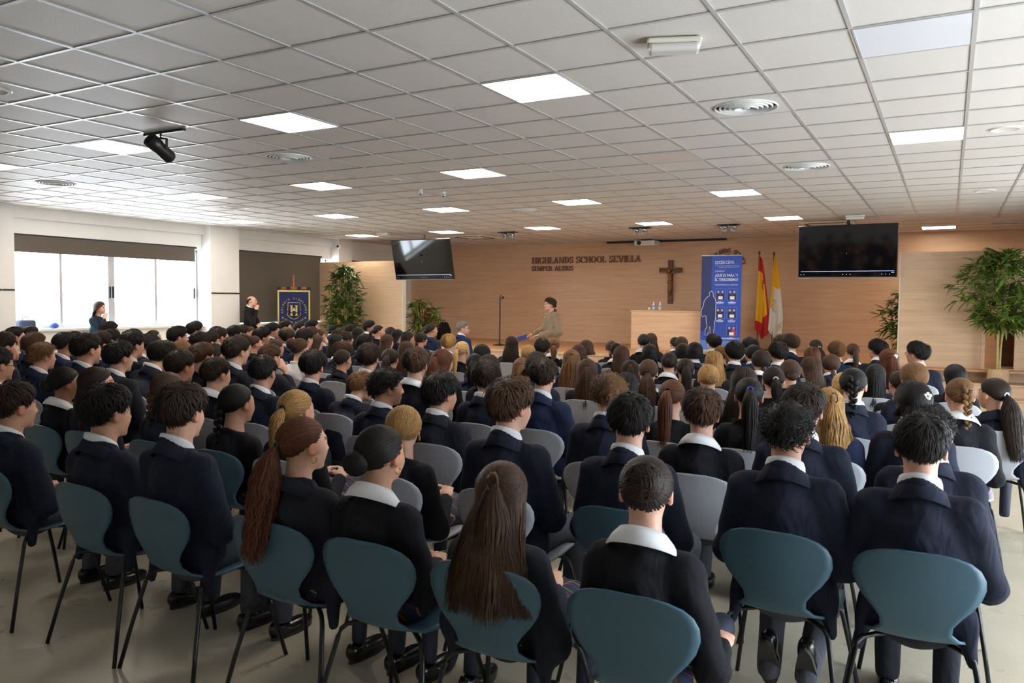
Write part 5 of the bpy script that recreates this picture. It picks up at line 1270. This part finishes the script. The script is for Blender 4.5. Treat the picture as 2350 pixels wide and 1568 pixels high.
# accessories in head coordinates
def hoop():
    k = MB(); k.smooth = True; k.tube([(0, .013*math.cos(t), .013*math.sin(t)) for t in np.linspace(0, 2*math.pi, 17)], .0022, 6, cap=False); me = k.mesh('earring'); me.materials.append(M['gold']); return me
HOOP = hoop()
def glasses():
    k = MB(); k.smooth = True
    for s in (-1, 1):
        k.tube([(s*.032+.021*math.cos(t), .095, .004+.017*math.sin(t)) for t in np.linspace(0, 2*math.pi, 17)], .0022, 6, cap=False); k.tube([(s*.053, .095, .008), (s*.076, .05, .006), (s*.080, -.01, .004), (s*.078, -.03, -.012)], .002, 6)
    k.tube([(-.011, .096, .008), (0, .098, .010), (.011, .096, .008)], .002, 6); me = k.mesh('glasses'); me.materials.append(M['black']); return me
GLASSES = glasses()
def claw():
    k = MB(); k.smooth = True
    for s in (-1, 1): k.tube([(s*.004, 0, .035), (s*.018, -.014, .02), (s*.02, -.016, -.01), (s*.006, -.004, -.035)], .0045, 6)
    k.tube([(-.012, -.006, .03), (.012, -.006, .03)], .005, 6); return k.mesh('hair_claw')
CLAW = claw()
def petal_clip():
    k = MB(); k.smooth = True
    for a in range(5): k.lathe([(.001, -.004), (.010, -.002), (.010, .002), (.001, .004)], 10, Matrix.Rotation(a*1.257, 4, 'Y') @ Matrix.Translation((0, 0, .013)) @ Matrix.Rotation(R(90), 4, 'X'))
    return k.mesh('flower_clip')
FLOWER = petal_clip()
# ------------------------------------------------------------------ chairs
def chair_shell():
    """one-piece moulded shell: wide rounded back, narrow waist, rounded seat"""
    prof = [(.33, .435, .17), (.31, .452, .20), (.25, .458, .215), (.15, .452, .222), (.05, .444, .216), (-.02, .446, .190), (-.065, .462, .150), (-.092, .492, .122), (-.108, .53, .124), (-.122, .57, .150), (-.134, .61, .184), (-.143, .65, .210), (-.150, .69, .224), (-.155, .725, .222), (-.159, .755, .206), (-.163, .778, .176), (-.166, .794, .130), (-.168, .803, .070)]
    n = 14; V = []; F = []
    for y, z, w in prof:
        for i in range(n+1):
            u = -1+2*i/n; bk = max(0, min(1, (z-.5)/.15)); V.append((w*u*.93, y+.005+.030*bk*u*u*(w/.22)**2, z+(1-bk)*.012*u*u))
    for j in range(len(prof)-1):
        for i in range(n): a = j*(n+1)+i; F.append((a, a+1, a+n+2, a+n+1))
    bm = bmesh.new(); vs = [bm.verts.new(v) for v in V]
    for f in F: bm.faces.new([vs[i] for i in f])
    bm.normal_update(); g = bmesh.ops.solidify(bm, geom=bm.faces[:], thickness=.010)
    bmesh.ops.recalc_face_normals(bm, faces=bm.faces[:])
    me = bpy.data.meshes.new('seat_shell'); bm.to_mesh(me); bm.free(); me.polygons.foreach_set('use_smooth', [True]*len(me.polygons)); return me
M['teal'] = plain('teal_lacquer', srgb(62, 95, 113), .45, noise=.03, nscale=5, bump=.04, bscale=300); M['cgrey'] = plain('grey_lacquer', srgb(166, 170, 178), .5, noise=.03, nscale=5)
SHELL = chair_shell(); SHELL.materials.append(M['teal'])
LEGM = []
for sx in (-1, 1):
    for sy in (-1, 1):
        k = MB(); k.smooth = True; c = .105
        k.tube([(sx*.03, c+sy*.02, .435), (sx*.13, c+sy*.10, .432), (sx*.168, c+sy*.132, .427), (sx*.185, c+sy*.148, .410), (sx*.192, c+sy*.156, .385), (sx*.225, c+sy*.205, .20), (sx*.255, c+sy*.25, .005)], .0095, 8); me = k.mesh('leg'); me.materials.append(M['blackmetal']); LEGM.append(me)
k = MB(); k.smooth = True; k.lathe([(.09, .434), (.09, .444), (.001, .446)], 16, Matrix.Translation((0, .105, 0))); HUBM = k.mesh('hub_plate'); HUBM.materials.append(M['blackmetal'])
def chair(x, y, col, label, rz=0.0):
    e = empty('shell_chair', (x, y, 0), rz); tag(e, label, 'chair', 'moulded shell chairs of the audience')
    share('seat_shell', SHELL, M[col], e)
    for me in LEGM: share('leg', me, parent=e)
    share('hub_plate', HUBM, parent=e)
    return e
# ------------------------------------------------------------------ putting a person together
def person(loc, rz, J, key, yaw, pitch, hs, hc, skin, top, top_mat, collar, legs, legs_mat, label, group, scale=1.0, shoes=False, extra=(), cat='person', lift=0.0):
    e = empty('person', loc, rz); e.scale = (scale,)*3; tag(e, label, cat, group)
    share('body', body_mesh(key, J, yaw, pitch), SKIN[skin], e)
    pv = Vector((0, J['nb'].y+.015, J['C'].z-.07)); q = .965 if J['girl'] else 1.0
    Mh = Matrix.Translation(pv) @ Matrix.Rotation(R(pitch), 4, 'X') @ Matrix.Rotation(R(yaw), 4, 'Z') @ Matrix.Translation(J['C']-pv) @ Matrix.Diagonal((q, q, q, 1))
    Mh = Matrix.Translation(pv) @ Matrix.Rotation(R(pitch), 4, 'X') @ Matrix.Translation(-pv) @ Matrix.Translation((0, pv.y, 0)) @ Matrix.Rotation(R(yaw), 4, 'Z') @ Matrix.Translation((0, -pv.y, 0)) @ Matrix.Translation(J['C']) @ Matrix.Diagonal((q, q, q, 1))
    def onhead(name, me, mat=None, loc=(0, 0, 0), rot=None):
        o = share(name, me, mat, e); o.matrix_local = Mh @ Matrix.Translation(loc) @ (rot or Matrix()); return o
    if hs: onhead('hair', hair(hs), HAIR[hc])
    share(top if top != 'loose' else 'pullover', jacket_mesh(key, J, top), M[top_mat], e)
    if top == 'blazer': share('blazer_collar', lapel_mesh(key, J), M[top_mat], e)
    if collar: share('shirt_collar', collar_mesh(key, J, collar == 'wide'), parent=e)
    if legs == 'trousers': share('trousers', legs_mesh(key, J, 'trousers'), M[legs_mat], e)
    elif legs == 'skirt': share('skirt', skirt_mesh(key, J), parent=e); share('tights', legs_mesh(key, J, 'tights'), M['tights'], e)
    if shoes:
        for s in (-1, 1):
            A = J['A%d' % s]; o = share('shoe', SHOE, parent=e, loc=(A.x, A.y+.02, .0) if not J.get('tuck') else (A.x, A.y-.04, .20), rot=(R(-62), 0, 0) if J.get('tuck') else None); share('sole', SOLE, parent=o)
    for x in extra:
        if x == 'glasses': onhead('glasses', GLASSES)
        elif x == 'hoop':
            for s in (-1, 1): onhead('earring', HOOP, loc=(s*.083, -.010, -.050))
        elif isinstance(x, tuple) and x[0] == 'tie' and hs in TIE: onhead('hair_tie', TIE[hs], M[x[1]])
        elif isinstance(x, tuple) and x[0] == 'claw': onhead('hair_claw', CLAW, M[x[1]], tuple(pt((0, -.9, .42), .03)))
        elif isinstance(x, tuple) and x[0] == 'flower': onhead('flower_clip', FLOWER, M[x[1]], tuple(pt((.35, -.9, .25), .02)))
    return e
for nm, c in (('t_pink', (226, 120, 150)), ('t_red', (200, 36, 50)), ('t_blue', (40, 70, 160)), ('t_green', (150, 200, 110)), ('t_purple', (120, 60, 160)), ('t_peach', (214, 168, 140)), ('t_black', (24, 22, 22)), ('t_white', (226, 222, 214)), ('t_brown', (90, 60, 36)), ('t_yellow', (206, 176, 80))): M[nm] = plain('hair_tie_'+nm[2:], srgb(*c), .5)
POSES = {}
ROWS = [2.28, 3.15, 3.95, 4.75, 5.55, 6.35, 7.15, 7.95, 8.75, 9.55, 10.35, 11.15, 11.95, 12.75]
# id, row, chair x, head x, crown height, hair style, hair colour, note
AUD = [
(180,0,-4.21,-4.21,1.208,'s',1,''), (179,0,-3.44,-3.44,1.239,'s',0,''), (178,0,-2.91,-2.91,1.276,'s',1,''), (177,0,-2.25,-2.21,1.210,'p',6,''), 
(176,0,-1.78,-1.82,1.207,'b',0,''), (175,0,-1.30,-1.30,1.127,'h',2,''), (174,0,-0.79,-0.79,1.198,'b',1,''), (9,1,-6.01,-6.01,1.281,'s',0,'g'), 
(24,1,-5.25,-5.19,1.198,'b',0,''), (25,1,-4.79,-4.85,1.217,'l',1,''), (60,1,-4.14,-4.14,1.221,'r',2,''), (59,1,-3.56,-3.55,1.184,'r',0,''), 
(61,1,-3.09,-3.09,1.179,'p',4,''), (94,1,-2.36,-2.36,1.144,'p',4,''), (111,1,-1.76,-1.76,1.291,'s',2,''), (129,1,-1.17,-1.17,1.265,'s',0,''), 
(155,1,-0.54,-0.53,1.279,'c',0,''), (173,1,-0.07,-0.07,1.264,'s',0,''), (4,2,-7.43,-7.43,1.330,'s',1,''), (10,2,-6.83,-6.83,1.263,'c',3,''), 
(14,2,-6.22,-6.20,1.354,'s',0,''), (16,2,-5.75,-5.78,1.302,'s',0,''), (55,2,-5.10,-5.05,1.258,'s',1,''), (56,2,-4.63,-4.66,1.224,'s',1,'w'), 
(58,2,-4.16,-4.18,1.260,'s',0,''), (93,2,-3.13,-3.11,1.223,'c',0,''), (110,2,-2.66,-2.69,1.207,'s',0,''), (124,2,-1.59,-1.59,1.271,'c',3,''), 
(153,2,-1.08,-1.08,1.211,'s',2,'w'), (154,2,-0.59,-0.59,1.267,'s',1,''), (172,2,-0.05,-0.05,1.206,'c',0,''), (8,3,-8.84,-8.84,1.199,'s',2,''), 
(7,3,-8.34,-8.34,1.269,'s',2,''), (11,3,-7.81,-7.81,1.299,'s',0,''), (15,3,-7.25,-7.24,1.319,'s',1,''), (18,3,-6.79,-6.75,1.334,'s',0,''), 
(22,3,-6.32,-6.36,1.275,'s',0,'f'), (35,3,-5.80,-5.78,1.257,'s',2,'w'), (43,3,-5.33,-5.35,1.326,'s',1,''), (91,3,-4.47,-4.47,1.234,'s',0,''), 
(92,3,-4.00,-4.00,1.109,'s',3,'f'), (89,3,-3.45,-3.45,1.298,'s',2,'w'), (102,3,-2.85,-2.84,1.223,'c',1,'w'), (109,3,-2.38,-2.39,1.263,'s',1,''), 
(128,3,-1.51,-1.49,1.190,'p',6,''), (151,3,-1.04,-1.02,1.229,'p',0,'g'), (168,3,-0.57,-0.58,1.193,'h',4,''), (167,3,-0.10,-0.15,1.259,'b',0,''), 
(3,4,-10.15,-10.15,1.279,'s',0,''), (13,4,-8.89,-8.89,1.228,'s',0,''), (2,4,-8.26,-8.26,1.293,'s',0,''), (21,4,-7.63,-7.63,1.280,'s',0,'f'), 
(34,4,-7.06,-7.06,1.226,'l',3,''), (36,4,-6.56,-6.56,1.208,'l',1,''), (57,4,-5.78,-5.78,1.209,'s',2,''), (86,4,-4.55,-4.55,1.251,'c',1,''), 
(98,4,-3.77,-3.76,1.256,'h',6,''), (101,4,-3.30,-3.29,1.229,'k',1,''), (107,4,-2.83,-2.85,1.270,'k',1,''), (123,4,-2.09,-2.09,1.144,'l',0,''), 
(150,4,-1.23,-1.23,1.227,'l',1,''), (163,4,-0.53,-0.53,1.255,'r',0,''), (170,4,0.08,0.08,1.223,'r',3,''), (6,5,-11.18,-11.18,1.171,'s',0,''), 
(12,5,-10.23,-10.23,1.186,'s',0,''), (1,5,-9.47,-9.47,1.345,'s',0,''), (17,5,-8.99,-8.99,1.255,'s',0,''), (31,5,-8.15,-8.15,1.308,'s',0,''), 
(39,5,-7.58,-7.58,1.261,'s',1,''), (44,5,-7.05,-7.05,1.237,'s',1,''), (54,5,-6.16,-6.16,1.242,'b',2,''), (85,5,-5.56,-5.56,1.145,'r',1,''), 
(87,5,-4.93,-4.93,1.180,'p',1,''), (90,5,-4.41,-4.41,1.162,'p',0,''), (100,5,-3.92,-3.92,1.170,'p',0,''), (108,5,-3.41,-3.41,1.151,'h',3,''), 
(121,5,-2.76,-2.76,1.168,'h',2,''), (125,5,-2.20,-2.20,1.189,'p',2,''), (149,5,-1.69,-1.69,1.168,'b',4,''), (152,5,-1.18,-1.18,1.179,'p',0,''), 
(164,5,-0.67,-0.67,1.155,'b',5,''), (165,5,-0.20,-0.20,1.257,'l',3,''), (171,5,0.30,0.30,1.170,'p',1,''), (5,6,-12.65,-12.65,1.177,'s',1,''), 
(19,6,-10.17,-10.17,1.148,'s',2,''), (33,6,-8.78,-8.75,1.202,'s',0,''), (37,6,-8.31,-8.34,1.269,'s',1,'g'), (45,6,-7.78,-7.72,1.201,'p',2,''), 
(52,6,-7.31,-7.34,1.171,'p',2,''), (53,6,-6.84,-6.86,1.293,'s',0,''), (84,6,-6.28,-6.28,1.175,'s',2,'f'), (88,6,-5.32,-5.32,1.207,'l',2,''), 
(99,6,-4.33,-4.33,1.208,'k',0,''), (112,6,-3.28,-3.28,1.191,'h',3,''), (122,6,-2.66,-2.66,1.112,'h',1,''), (127,6,-2.12,-2.12,1.153,'p',1,''), 
(147,6,-1.19,-1.19,1.182,'b',2,''), (166,6,-0.33,-0.33,1.129,'p',1,''), (20,7,-10.76,-10.76,1.174,'p',1,''), (32,7,-9.82,-9.82,1.300,'s',0,''), 
(40,7,-8.98,-8.98,1.258,'s',0,''), (46,7,-8.44,-8.44,1.244,'s',0,''), (51,7,-7.91,-7.91,1.252,'b',1,''), (68,7,-7.42,-7.42,1.198,'l',2,''), 
(82,7,-6.59,-6.59,1.221,'c',0,''), (97,7,-5.09,-5.09,1.183,'p',5,''), (104,7,-4.19,-4.19,1.171,'b',4,''), (113,7,-3.56,-3.56,1.192,'k',2,''), 
(117,7,-3.06,-3.06,1.201,'l',2,''), (126,7,-2.53,-2.53,1.145,'b',1,'w'), (148,7,-2.06,-2.06,1.182,'l',4,''), (140,7,-1.59,-1.60,1.210,'k',1,'w'), 
(146,7,-1.12,-1.13,1.167,'l',2,''), (162,7,-0.57,-0.57,1.120,'h',0,''), (169,7,0.07,0.07,1.146,'l',0,''), (38,8,-10.29,-10.29,1.203,'s',0,''), 
(41,8,-9.72,-9.72,1.228,'s',1,''), (50,8,-8.76,-8.76,1.245,'l',3,''), (66,8,-8.26,-8.26,1.248,'s',2,''), (72,8,-7.78,-7.78,1.169,'l',0,''), 
(83,8,-6.85,-6.85,1.189,'l',2,''), (96,8,-5.82,-5.82,1.199,'s',4,''), (105,8,-4.42,-4.42,1.186,'s',1,''), (114,8,-3.82,-3.82,1.209,'k',2,''), 
(120,8,-3.02,-3.02,1.185,'k',0,''), (133,8,-2.51,-2.49,1.224,'k',0,''), (136,8,-2.04,-2.04,1.222,'s',0,''), (141,8,-1.57,-1.58,1.237,'s',0,''), 
(161,8,-1.05,-1.05,1.149,'l',2,''), (159,8,-0.51,-0.51,1.223,'h',6,''), (42,9,-10.40,-10.40,1.201,'l',2,''), (47,9,-9.89,-9.89,1.246,'s',0,''), 
(67,9,-8.85,-8.85,1.188,'l',2,''), (71,9,-8.28,-8.28,1.172,'k',1,''), (79,9,-7.09,-7.09,1.202,'l',1,''), (103,9,-5.30,-5.30,1.181,'l',1,''), 
(106,9,-4.65,-4.65,1.179,'p',3,''), (116,9,-3.75,-3.75,1.137,'b',1,''), (132,9,-2.89,-2.87,1.166,'k',0,''), (135,9,-2.42,-2.39,1.155,'p',3,''), 
(139,9,-1.95,-2.01,1.177,'k',0,''), (145,9,-1.35,-1.35,1.177,'l',6,''), (160,9,-0.27,-0.27,1.247,'s',0,'g'), (48,10,-10.39,-10.39,1.271,'s',0,''), 
(64,10,-9.75,-9.75,1.294,'s',0,''), (70,10,-9.18,-9.17,1.159,'k',1,''), (74,10,-8.71,-8.72,1.196,'l',0,''), (78,10,-7.89,-7.89,1.191,'l',0,''), 
(80,10,-7.42,-7.42,1.160,'k',1,''), (115,10,-4.14,-4.14,1.129,'p',2,''), (118,10,-3.66,-3.66,1.232,'b',0,''), (131,10,-3.13,-3.13,1.213,'k',2,''), 
(138,10,-2.22,-2.22,1.208,'c',0,''), (143,10,-1.72,-1.72,1.266,'s',2,''), (156,10,-1.19,-1.18,1.186,'s',3,''), (158,10,-0.72,-0.72,1.228,'s',0,''), 
(49,11,-10.82,-10.82,1.220,'s',0,''), (73,11,-9.57,-9.57,1.197,'s',1,''), (76,11,-8.92,-8.92,1.216,'p',1,''), (81,11,-7.78,-7.78,1.276,'b',1,''), 
(119,11,-3.83,-3.83,1.214,'l',2,''), (134,11,-2.90,-2.90,1.201,'s',0,''), (142,11,-1.98,-1.98,1.222,'s',2,''), (157,11,-1.08,-1.08,1.155,'p',2,''), 
(69,12,-10.71,-10.71,1.177,'k',0,''), (75,12,-9.79,-9.79,1.243,'s',0,''), (77,12,-9.27,-9.27,1.154,'l',1,''), (130,12,-3.71,-3.71,1.128,'b',0,''), 
(144,12,-1.65,-1.65,1.157,'p',1,''), 
]
# ------------------------------------------------------------------ the audience
SPK = (-6.54, 13.30)
YAWS = {160: 60, 171: 45, 146: 45, 42: -75, 177: -15, 176: 0, 175: 15, 158: 45, 81: -30, 179: 0, 180: 0, 178: 15, 174: 15, 111: -15, 110: -15, 93: -30, 92: -15, 129: 15, 155: 0, 173: 0, 109: 15, 153: 15, 24: -15, 25: -30, 170: 15, 151: 15, 152: 15, 140: 30}
STY = {22: 's3', 136: 's3', 21: 's0', 124: 'c1', 10: 'c1', 86: 's1', 102: 's1', 172: 'c0', 177: 'p2', 128: 'p1', 45: 'p1', 61: 'p3', 171: 'p2', 173: 's4', 97: 'p0', 94: 'k0', 174: 'b0', 176: 'b1', 24: 'b1', 149: 'b3', 164: 'b3', 147: 'b2', 175: 'h2', 168: 'h1', 159: 'h1', 162: 'h0',
       59: 'r0', 60: 'r0', 85: 'r0', 163: 'r1', 170: 'r1', 167: 'k1', 54: 'b0', 104: 'b3', 126: 'b3', 103: 'l1', 145: 'l1', 146: 'l1', 98: 'h2', 148: 'l0', 117: 'l1', 100: 'p1', 151: 'p1', 69: 'k1', 133: 'k1', 166: 'p0', 161: 'k0', 165: 'k0', 125: 'p2', 127: 'p1', 34: 'l0', 36: 'l2', 25: 'l0', 178: 's1', 179: 's1', 180: 's2', 111: 's3', 89: 's2', 14: 's0', 35: 's2'}
TIES = {52: 't_red', 61: 't_black', 97: 't_pink', 108: 't_purple', 144: 't_green', 151: 't_blue', 152: 't_peach', 171: 't_white', 128: 't_black', 122: 't_red', 130: 't_blue', 135: 't_yellow', 166: 't_yellow', 177: 't_black', 45: 't_black'}
HOOPS = {24, 90, 171, 175, 176, 177, 94}
CLAWS = {168: 't_brown', 175: 't_brown'}
FLOWERS = {167: 't_white', 159: 't_white'}
SPECS = {9, 37, 151, 160}
COLW = {174, 176, 153, 89, 56, 126, 140, 170}         # jersey with broad white collar
PLAINJ = {151, 152, 147, 128, 36, 94, 61, 59, 146, 150, 166, 169, 115, 35}
LEANERS = {21, 22, 84, 92}
DESC = {'s': 'short {c} hair', 'c': 'curly {c} hair', 'l': 'long {c} hair', 'h': 'half-tied {c} hair', 'p': '{c} ponytail', 'b': '{c} hair bun', 'r': '{c} plait', 'k': 'tied-back {c} hair'}
TBUCK = [1.15, 1.22, 1.29]
byrow = {}
for a in AUD: byrow.setdefault(a[1], []).append(a)
rng = random.Random(11)
def nth(k): return ORD[k] if k < len(ORD) else str(k)
for row, lst in sorted(byrow.items()):
    lst = sorted(lst, key=lambda a: -a[2])
    for k, (pid, _, cx, px, z, st, hc, note) in enumerate(lst):
        girl = st in 'lhpbrk'; y = ROWS[row]; lean = pid in LEANERS
        hs = STY.get(pid) or (st+str(rng.randint(0, {'s': 4, 'c': 1, 'l': 1, 'h': 2, 'p': 3, 'b': 3, 'r': 1, 'k': 1}[st])))
        T = min(TBUCK, key=lambda t: abs(t-z)); arms = 'cross' if (pid in (179, 180) or (not girl and not lean and rng.random() < .35)) else 'lap'
        if lean: T, arms = 1.16, 'lap'
        if girl and T > 1.25: T = 1.22
        if T < 1.2: arms = 'lap'
        if pid in (67, 57): arms = 'chin'
        if pid == 174: arms = 'side'
        if pid == 155: arms = 'tuck'
        key = (T, girl, lean, arms); J = POSES.setdefault(key, pose_seated(T, girl, lean, arms)) if True else None
        look = math.degrees(math.atan2(-(SPK[0]-px), SPK[1]-y))
        yaw = YAWS.get(pid, look*(.9 if look < 0 else .7 if px < -1.5 else .35)+rng.uniform(-10, 10)); yaw = int(round(yaw/15)*15) if pid in YAWS else int(round(yaw/22)*22); pitch = -20 if lean else 0
        if pid in COLW: top, tm, col = 'jersey', 'jersey', 'wide'
        elif pid in PLAINJ or (girl and rng.random() < .25): top, tm, col = 'jersey', 'jersey', ('wide' if rng.random() < .25 and pid not in PLAINJ else None)
        else: top, tm, col = 'blazer', rng.choice(['navy', 'navy', 'navy', 'charcoal', 'navy2'] if px < -2 else ['navy', 'navy2', 'navy']), (None if girl and rng.random() < .7 else 'thin')
        if hs[0] in 'lh': col = None
        if pid in (175, 177): tm, col = 'charcoal', None
        if pid == 54: top, tm, col = 'jersey', 'shirt', None
        if pid in (178, 179, 180, 173, 155): tm = 'navy'
        ex = []
        if pid in SPECS: ex.append('glasses')
        if pid in HOOPS: ex.append('hoop')
        if hs in ('h0', 'h1', 'h2', 'p0', 'p1', 'p2', 'p3', 'k0') and pid not in CLAWS: ex.append(('tie', TIES.get(pid, 't_black')))
        if pid in CLAWS: ex.append(('claw', CLAWS[pid]))
        if pid in FLOWERS: ex.append(('flower', FLOWERS[pid]))
        what = DESC[st].format(c=HNAME[hc]); cl = {'navy': 'navy blazer', 'navy2': 'blue blazer', 'charcoal': 'dark blazer', 'jersey': 'black jersey', 'shirt': 'white shirt'}[tm]
        pos = '%s from right, %s row from back' % (nth(k+1), nth(row+1))
        skin = 1 if hc in (0, 1) and rng.random() < .45 else 0
        if pid in (24,): skin = 2
        person((px, y, 0), 0, J, key, yaw, pitch, hs, hc, skin, top, tm, col, 'skirt' if girl else 'trousers', 'greytr' if rng.random() < .8 else 'charcoal', 'student with %s in %s, %s' % (what, cl, pos), 'seated students', z/(T if not lean else T+.0), row < 4, ex)
        ccol = 'teal' if row == 0 or (row == 1 and pid not in (94, 61, 9, 111)) else 'cgrey'
        chair(cx, y-(.17 if lean else 0), ccol, '%s shell chair, %s from right in the %s row from back' % ('teal' if ccol == 'teal' else 'grey', nth(k+1), nth(row+1)), rng.uniform(-.06, .06))
# grown-up in the front row
Js = POSES.setdefault((1.22, False, False, 'lap'), pose_seated(1.22, False, False, 'lap'))
e = person((-7.93, 12.4, 0), R(-20), Js, (1.22, False, False, 'lap'), -45, 0, 's4', 7, 0, 'blazer', 'suit', 'thin', 'trousers', 'suit', 'grey-haired man in blue suit and glasses seated in the front row', None, 1.265/1.22, False, ['glasses'])
chair(-7.93, 12.4, 'cgrey', 'grey shell chair of the man in the blue suit', R(-20))
# standing grown-ups
def h_speaker(s, S, C):
    if s == -1: return S+Vector((-.10, -.03, -.28)), Vector((-.03, .24, S.z-.34))
    return S+Vector((.05, .10, -.26)), S+Vector((.02, .34, -.33))
Jp = pose_standing(1.71, True, h_speaker)
sp_ = person((SPK[0], SPK[1], 0), R(138), Jp, 'speaker', -6 if False else 0, 0, 'bob', 2, 0, 'loose', 'olive', None, 'trousers', 'greytr', 'woman speaking in olive grey pullover, standing before the stage with a leaflet', None, 1.0, True, ['hoop'])
k = MB(); k.smooth = True; nb = Jp['nb']; V = []; F = []; prof = [(.060, .004), (.063, .05), (.068, .052), (.088, .018), (.095, .0)]
for i in range(33):
    a = R(-270+30+300*i/32)
    for r, zz in prof: V.append((r*math.cos(a), nb.y+r*math.sin(a), nb.z+zz-r*math.sin(a)*.55))
for i in range(32):
    for j in range(4): F.append((i*5+j, i*5+j+1, (i+1)*5+j+1, (i+1)*5+j))
k.add(V, F); o = k.build('dark_collar', cloth_mat('dark_olive_cloth', srgb(70, 58, 44)), sp_); md = o.modifiers.new('s', 'SOLIDIFY'); md.thickness = .004
k = MB(); k.bbox(-.012, .012, .0, .016, -.035, .0, .004, Matrix.Translation((.02, nb.y+.105, nb.z-.03))); k.build('clip_microphone', M['black'], sp_)
# leaflet in her hand
Ms = Matrix.Translation((SPK[0], SPK[1], 0)) @ Matrix.Rotation(R(138), 4, 'Z'); dW = (Jp['W1']-Jp['E1']).normalized(); w = Ms @ (Jp['W1']+dW*.125+Vector((0, 0, -.012)))
lf = empty('leaflet', w, R(138)); tag(lf, 'small dark blue printed leaflet held by the speaker', 'leaflet')
k = MB(); k.box(-.05, .05, -.03, .18, -.002, .002, Matrix.Rotation(R(-16), 4, 'X') @ Matrix.Rotation(R(-50), 4, 'Y')); k.build('sheet', plain('leaflet_print', srgb(52, 66, 130), .4, noise=.5, nscale=30), lf)
def h_think(s, S, C):
    if s == 1: return S+Vector((.03, .15, -.24)), Vector((.045, .135, C.z-.19))
    return S+Vector((-.05, .09, -.25)), Vector((.07, .19, S.z-.27))
Jm = pose_standing(1.72, False, h_think); Jm['N1'] = Vector((1, .2, .1))
mn = person((-13.27, 12.22, 0), R(-62), Jm, 'man', 0, 0, 'bald', 1, 0, 'blazer', 'blackcloth', 'thin', 'trousers', 'blackcloth', 'balding man in black jacket standing by the column, hand at his mouth', None, 1.0, True, [])
k = MB(); k.poly([(-.018, .02), (.018, .02), (.028, -.16), (0, -.19), (-.028, -.16)], .008, Matrix.Translation((0, Jm['nb'].y+.118, Jm['nb'].z-.04))); k.build('necktie', plain('red_tie', srgb(130, 40, 60), .6), mn)
Jw = pose_standing(1.60, True, h_think); Jw['N1'] = Vector((1, .2, .1))
person((-13.28, 8.72, 0), R(-66), Jw, 'woman', 0, 0, 'wavy', 2, 0, 'blazer', 'bluejacket', None, 'trousers', 'charcoal', 'woman with wavy dark hair leaning by the bright window, hand at chin', None, .985, True, [])
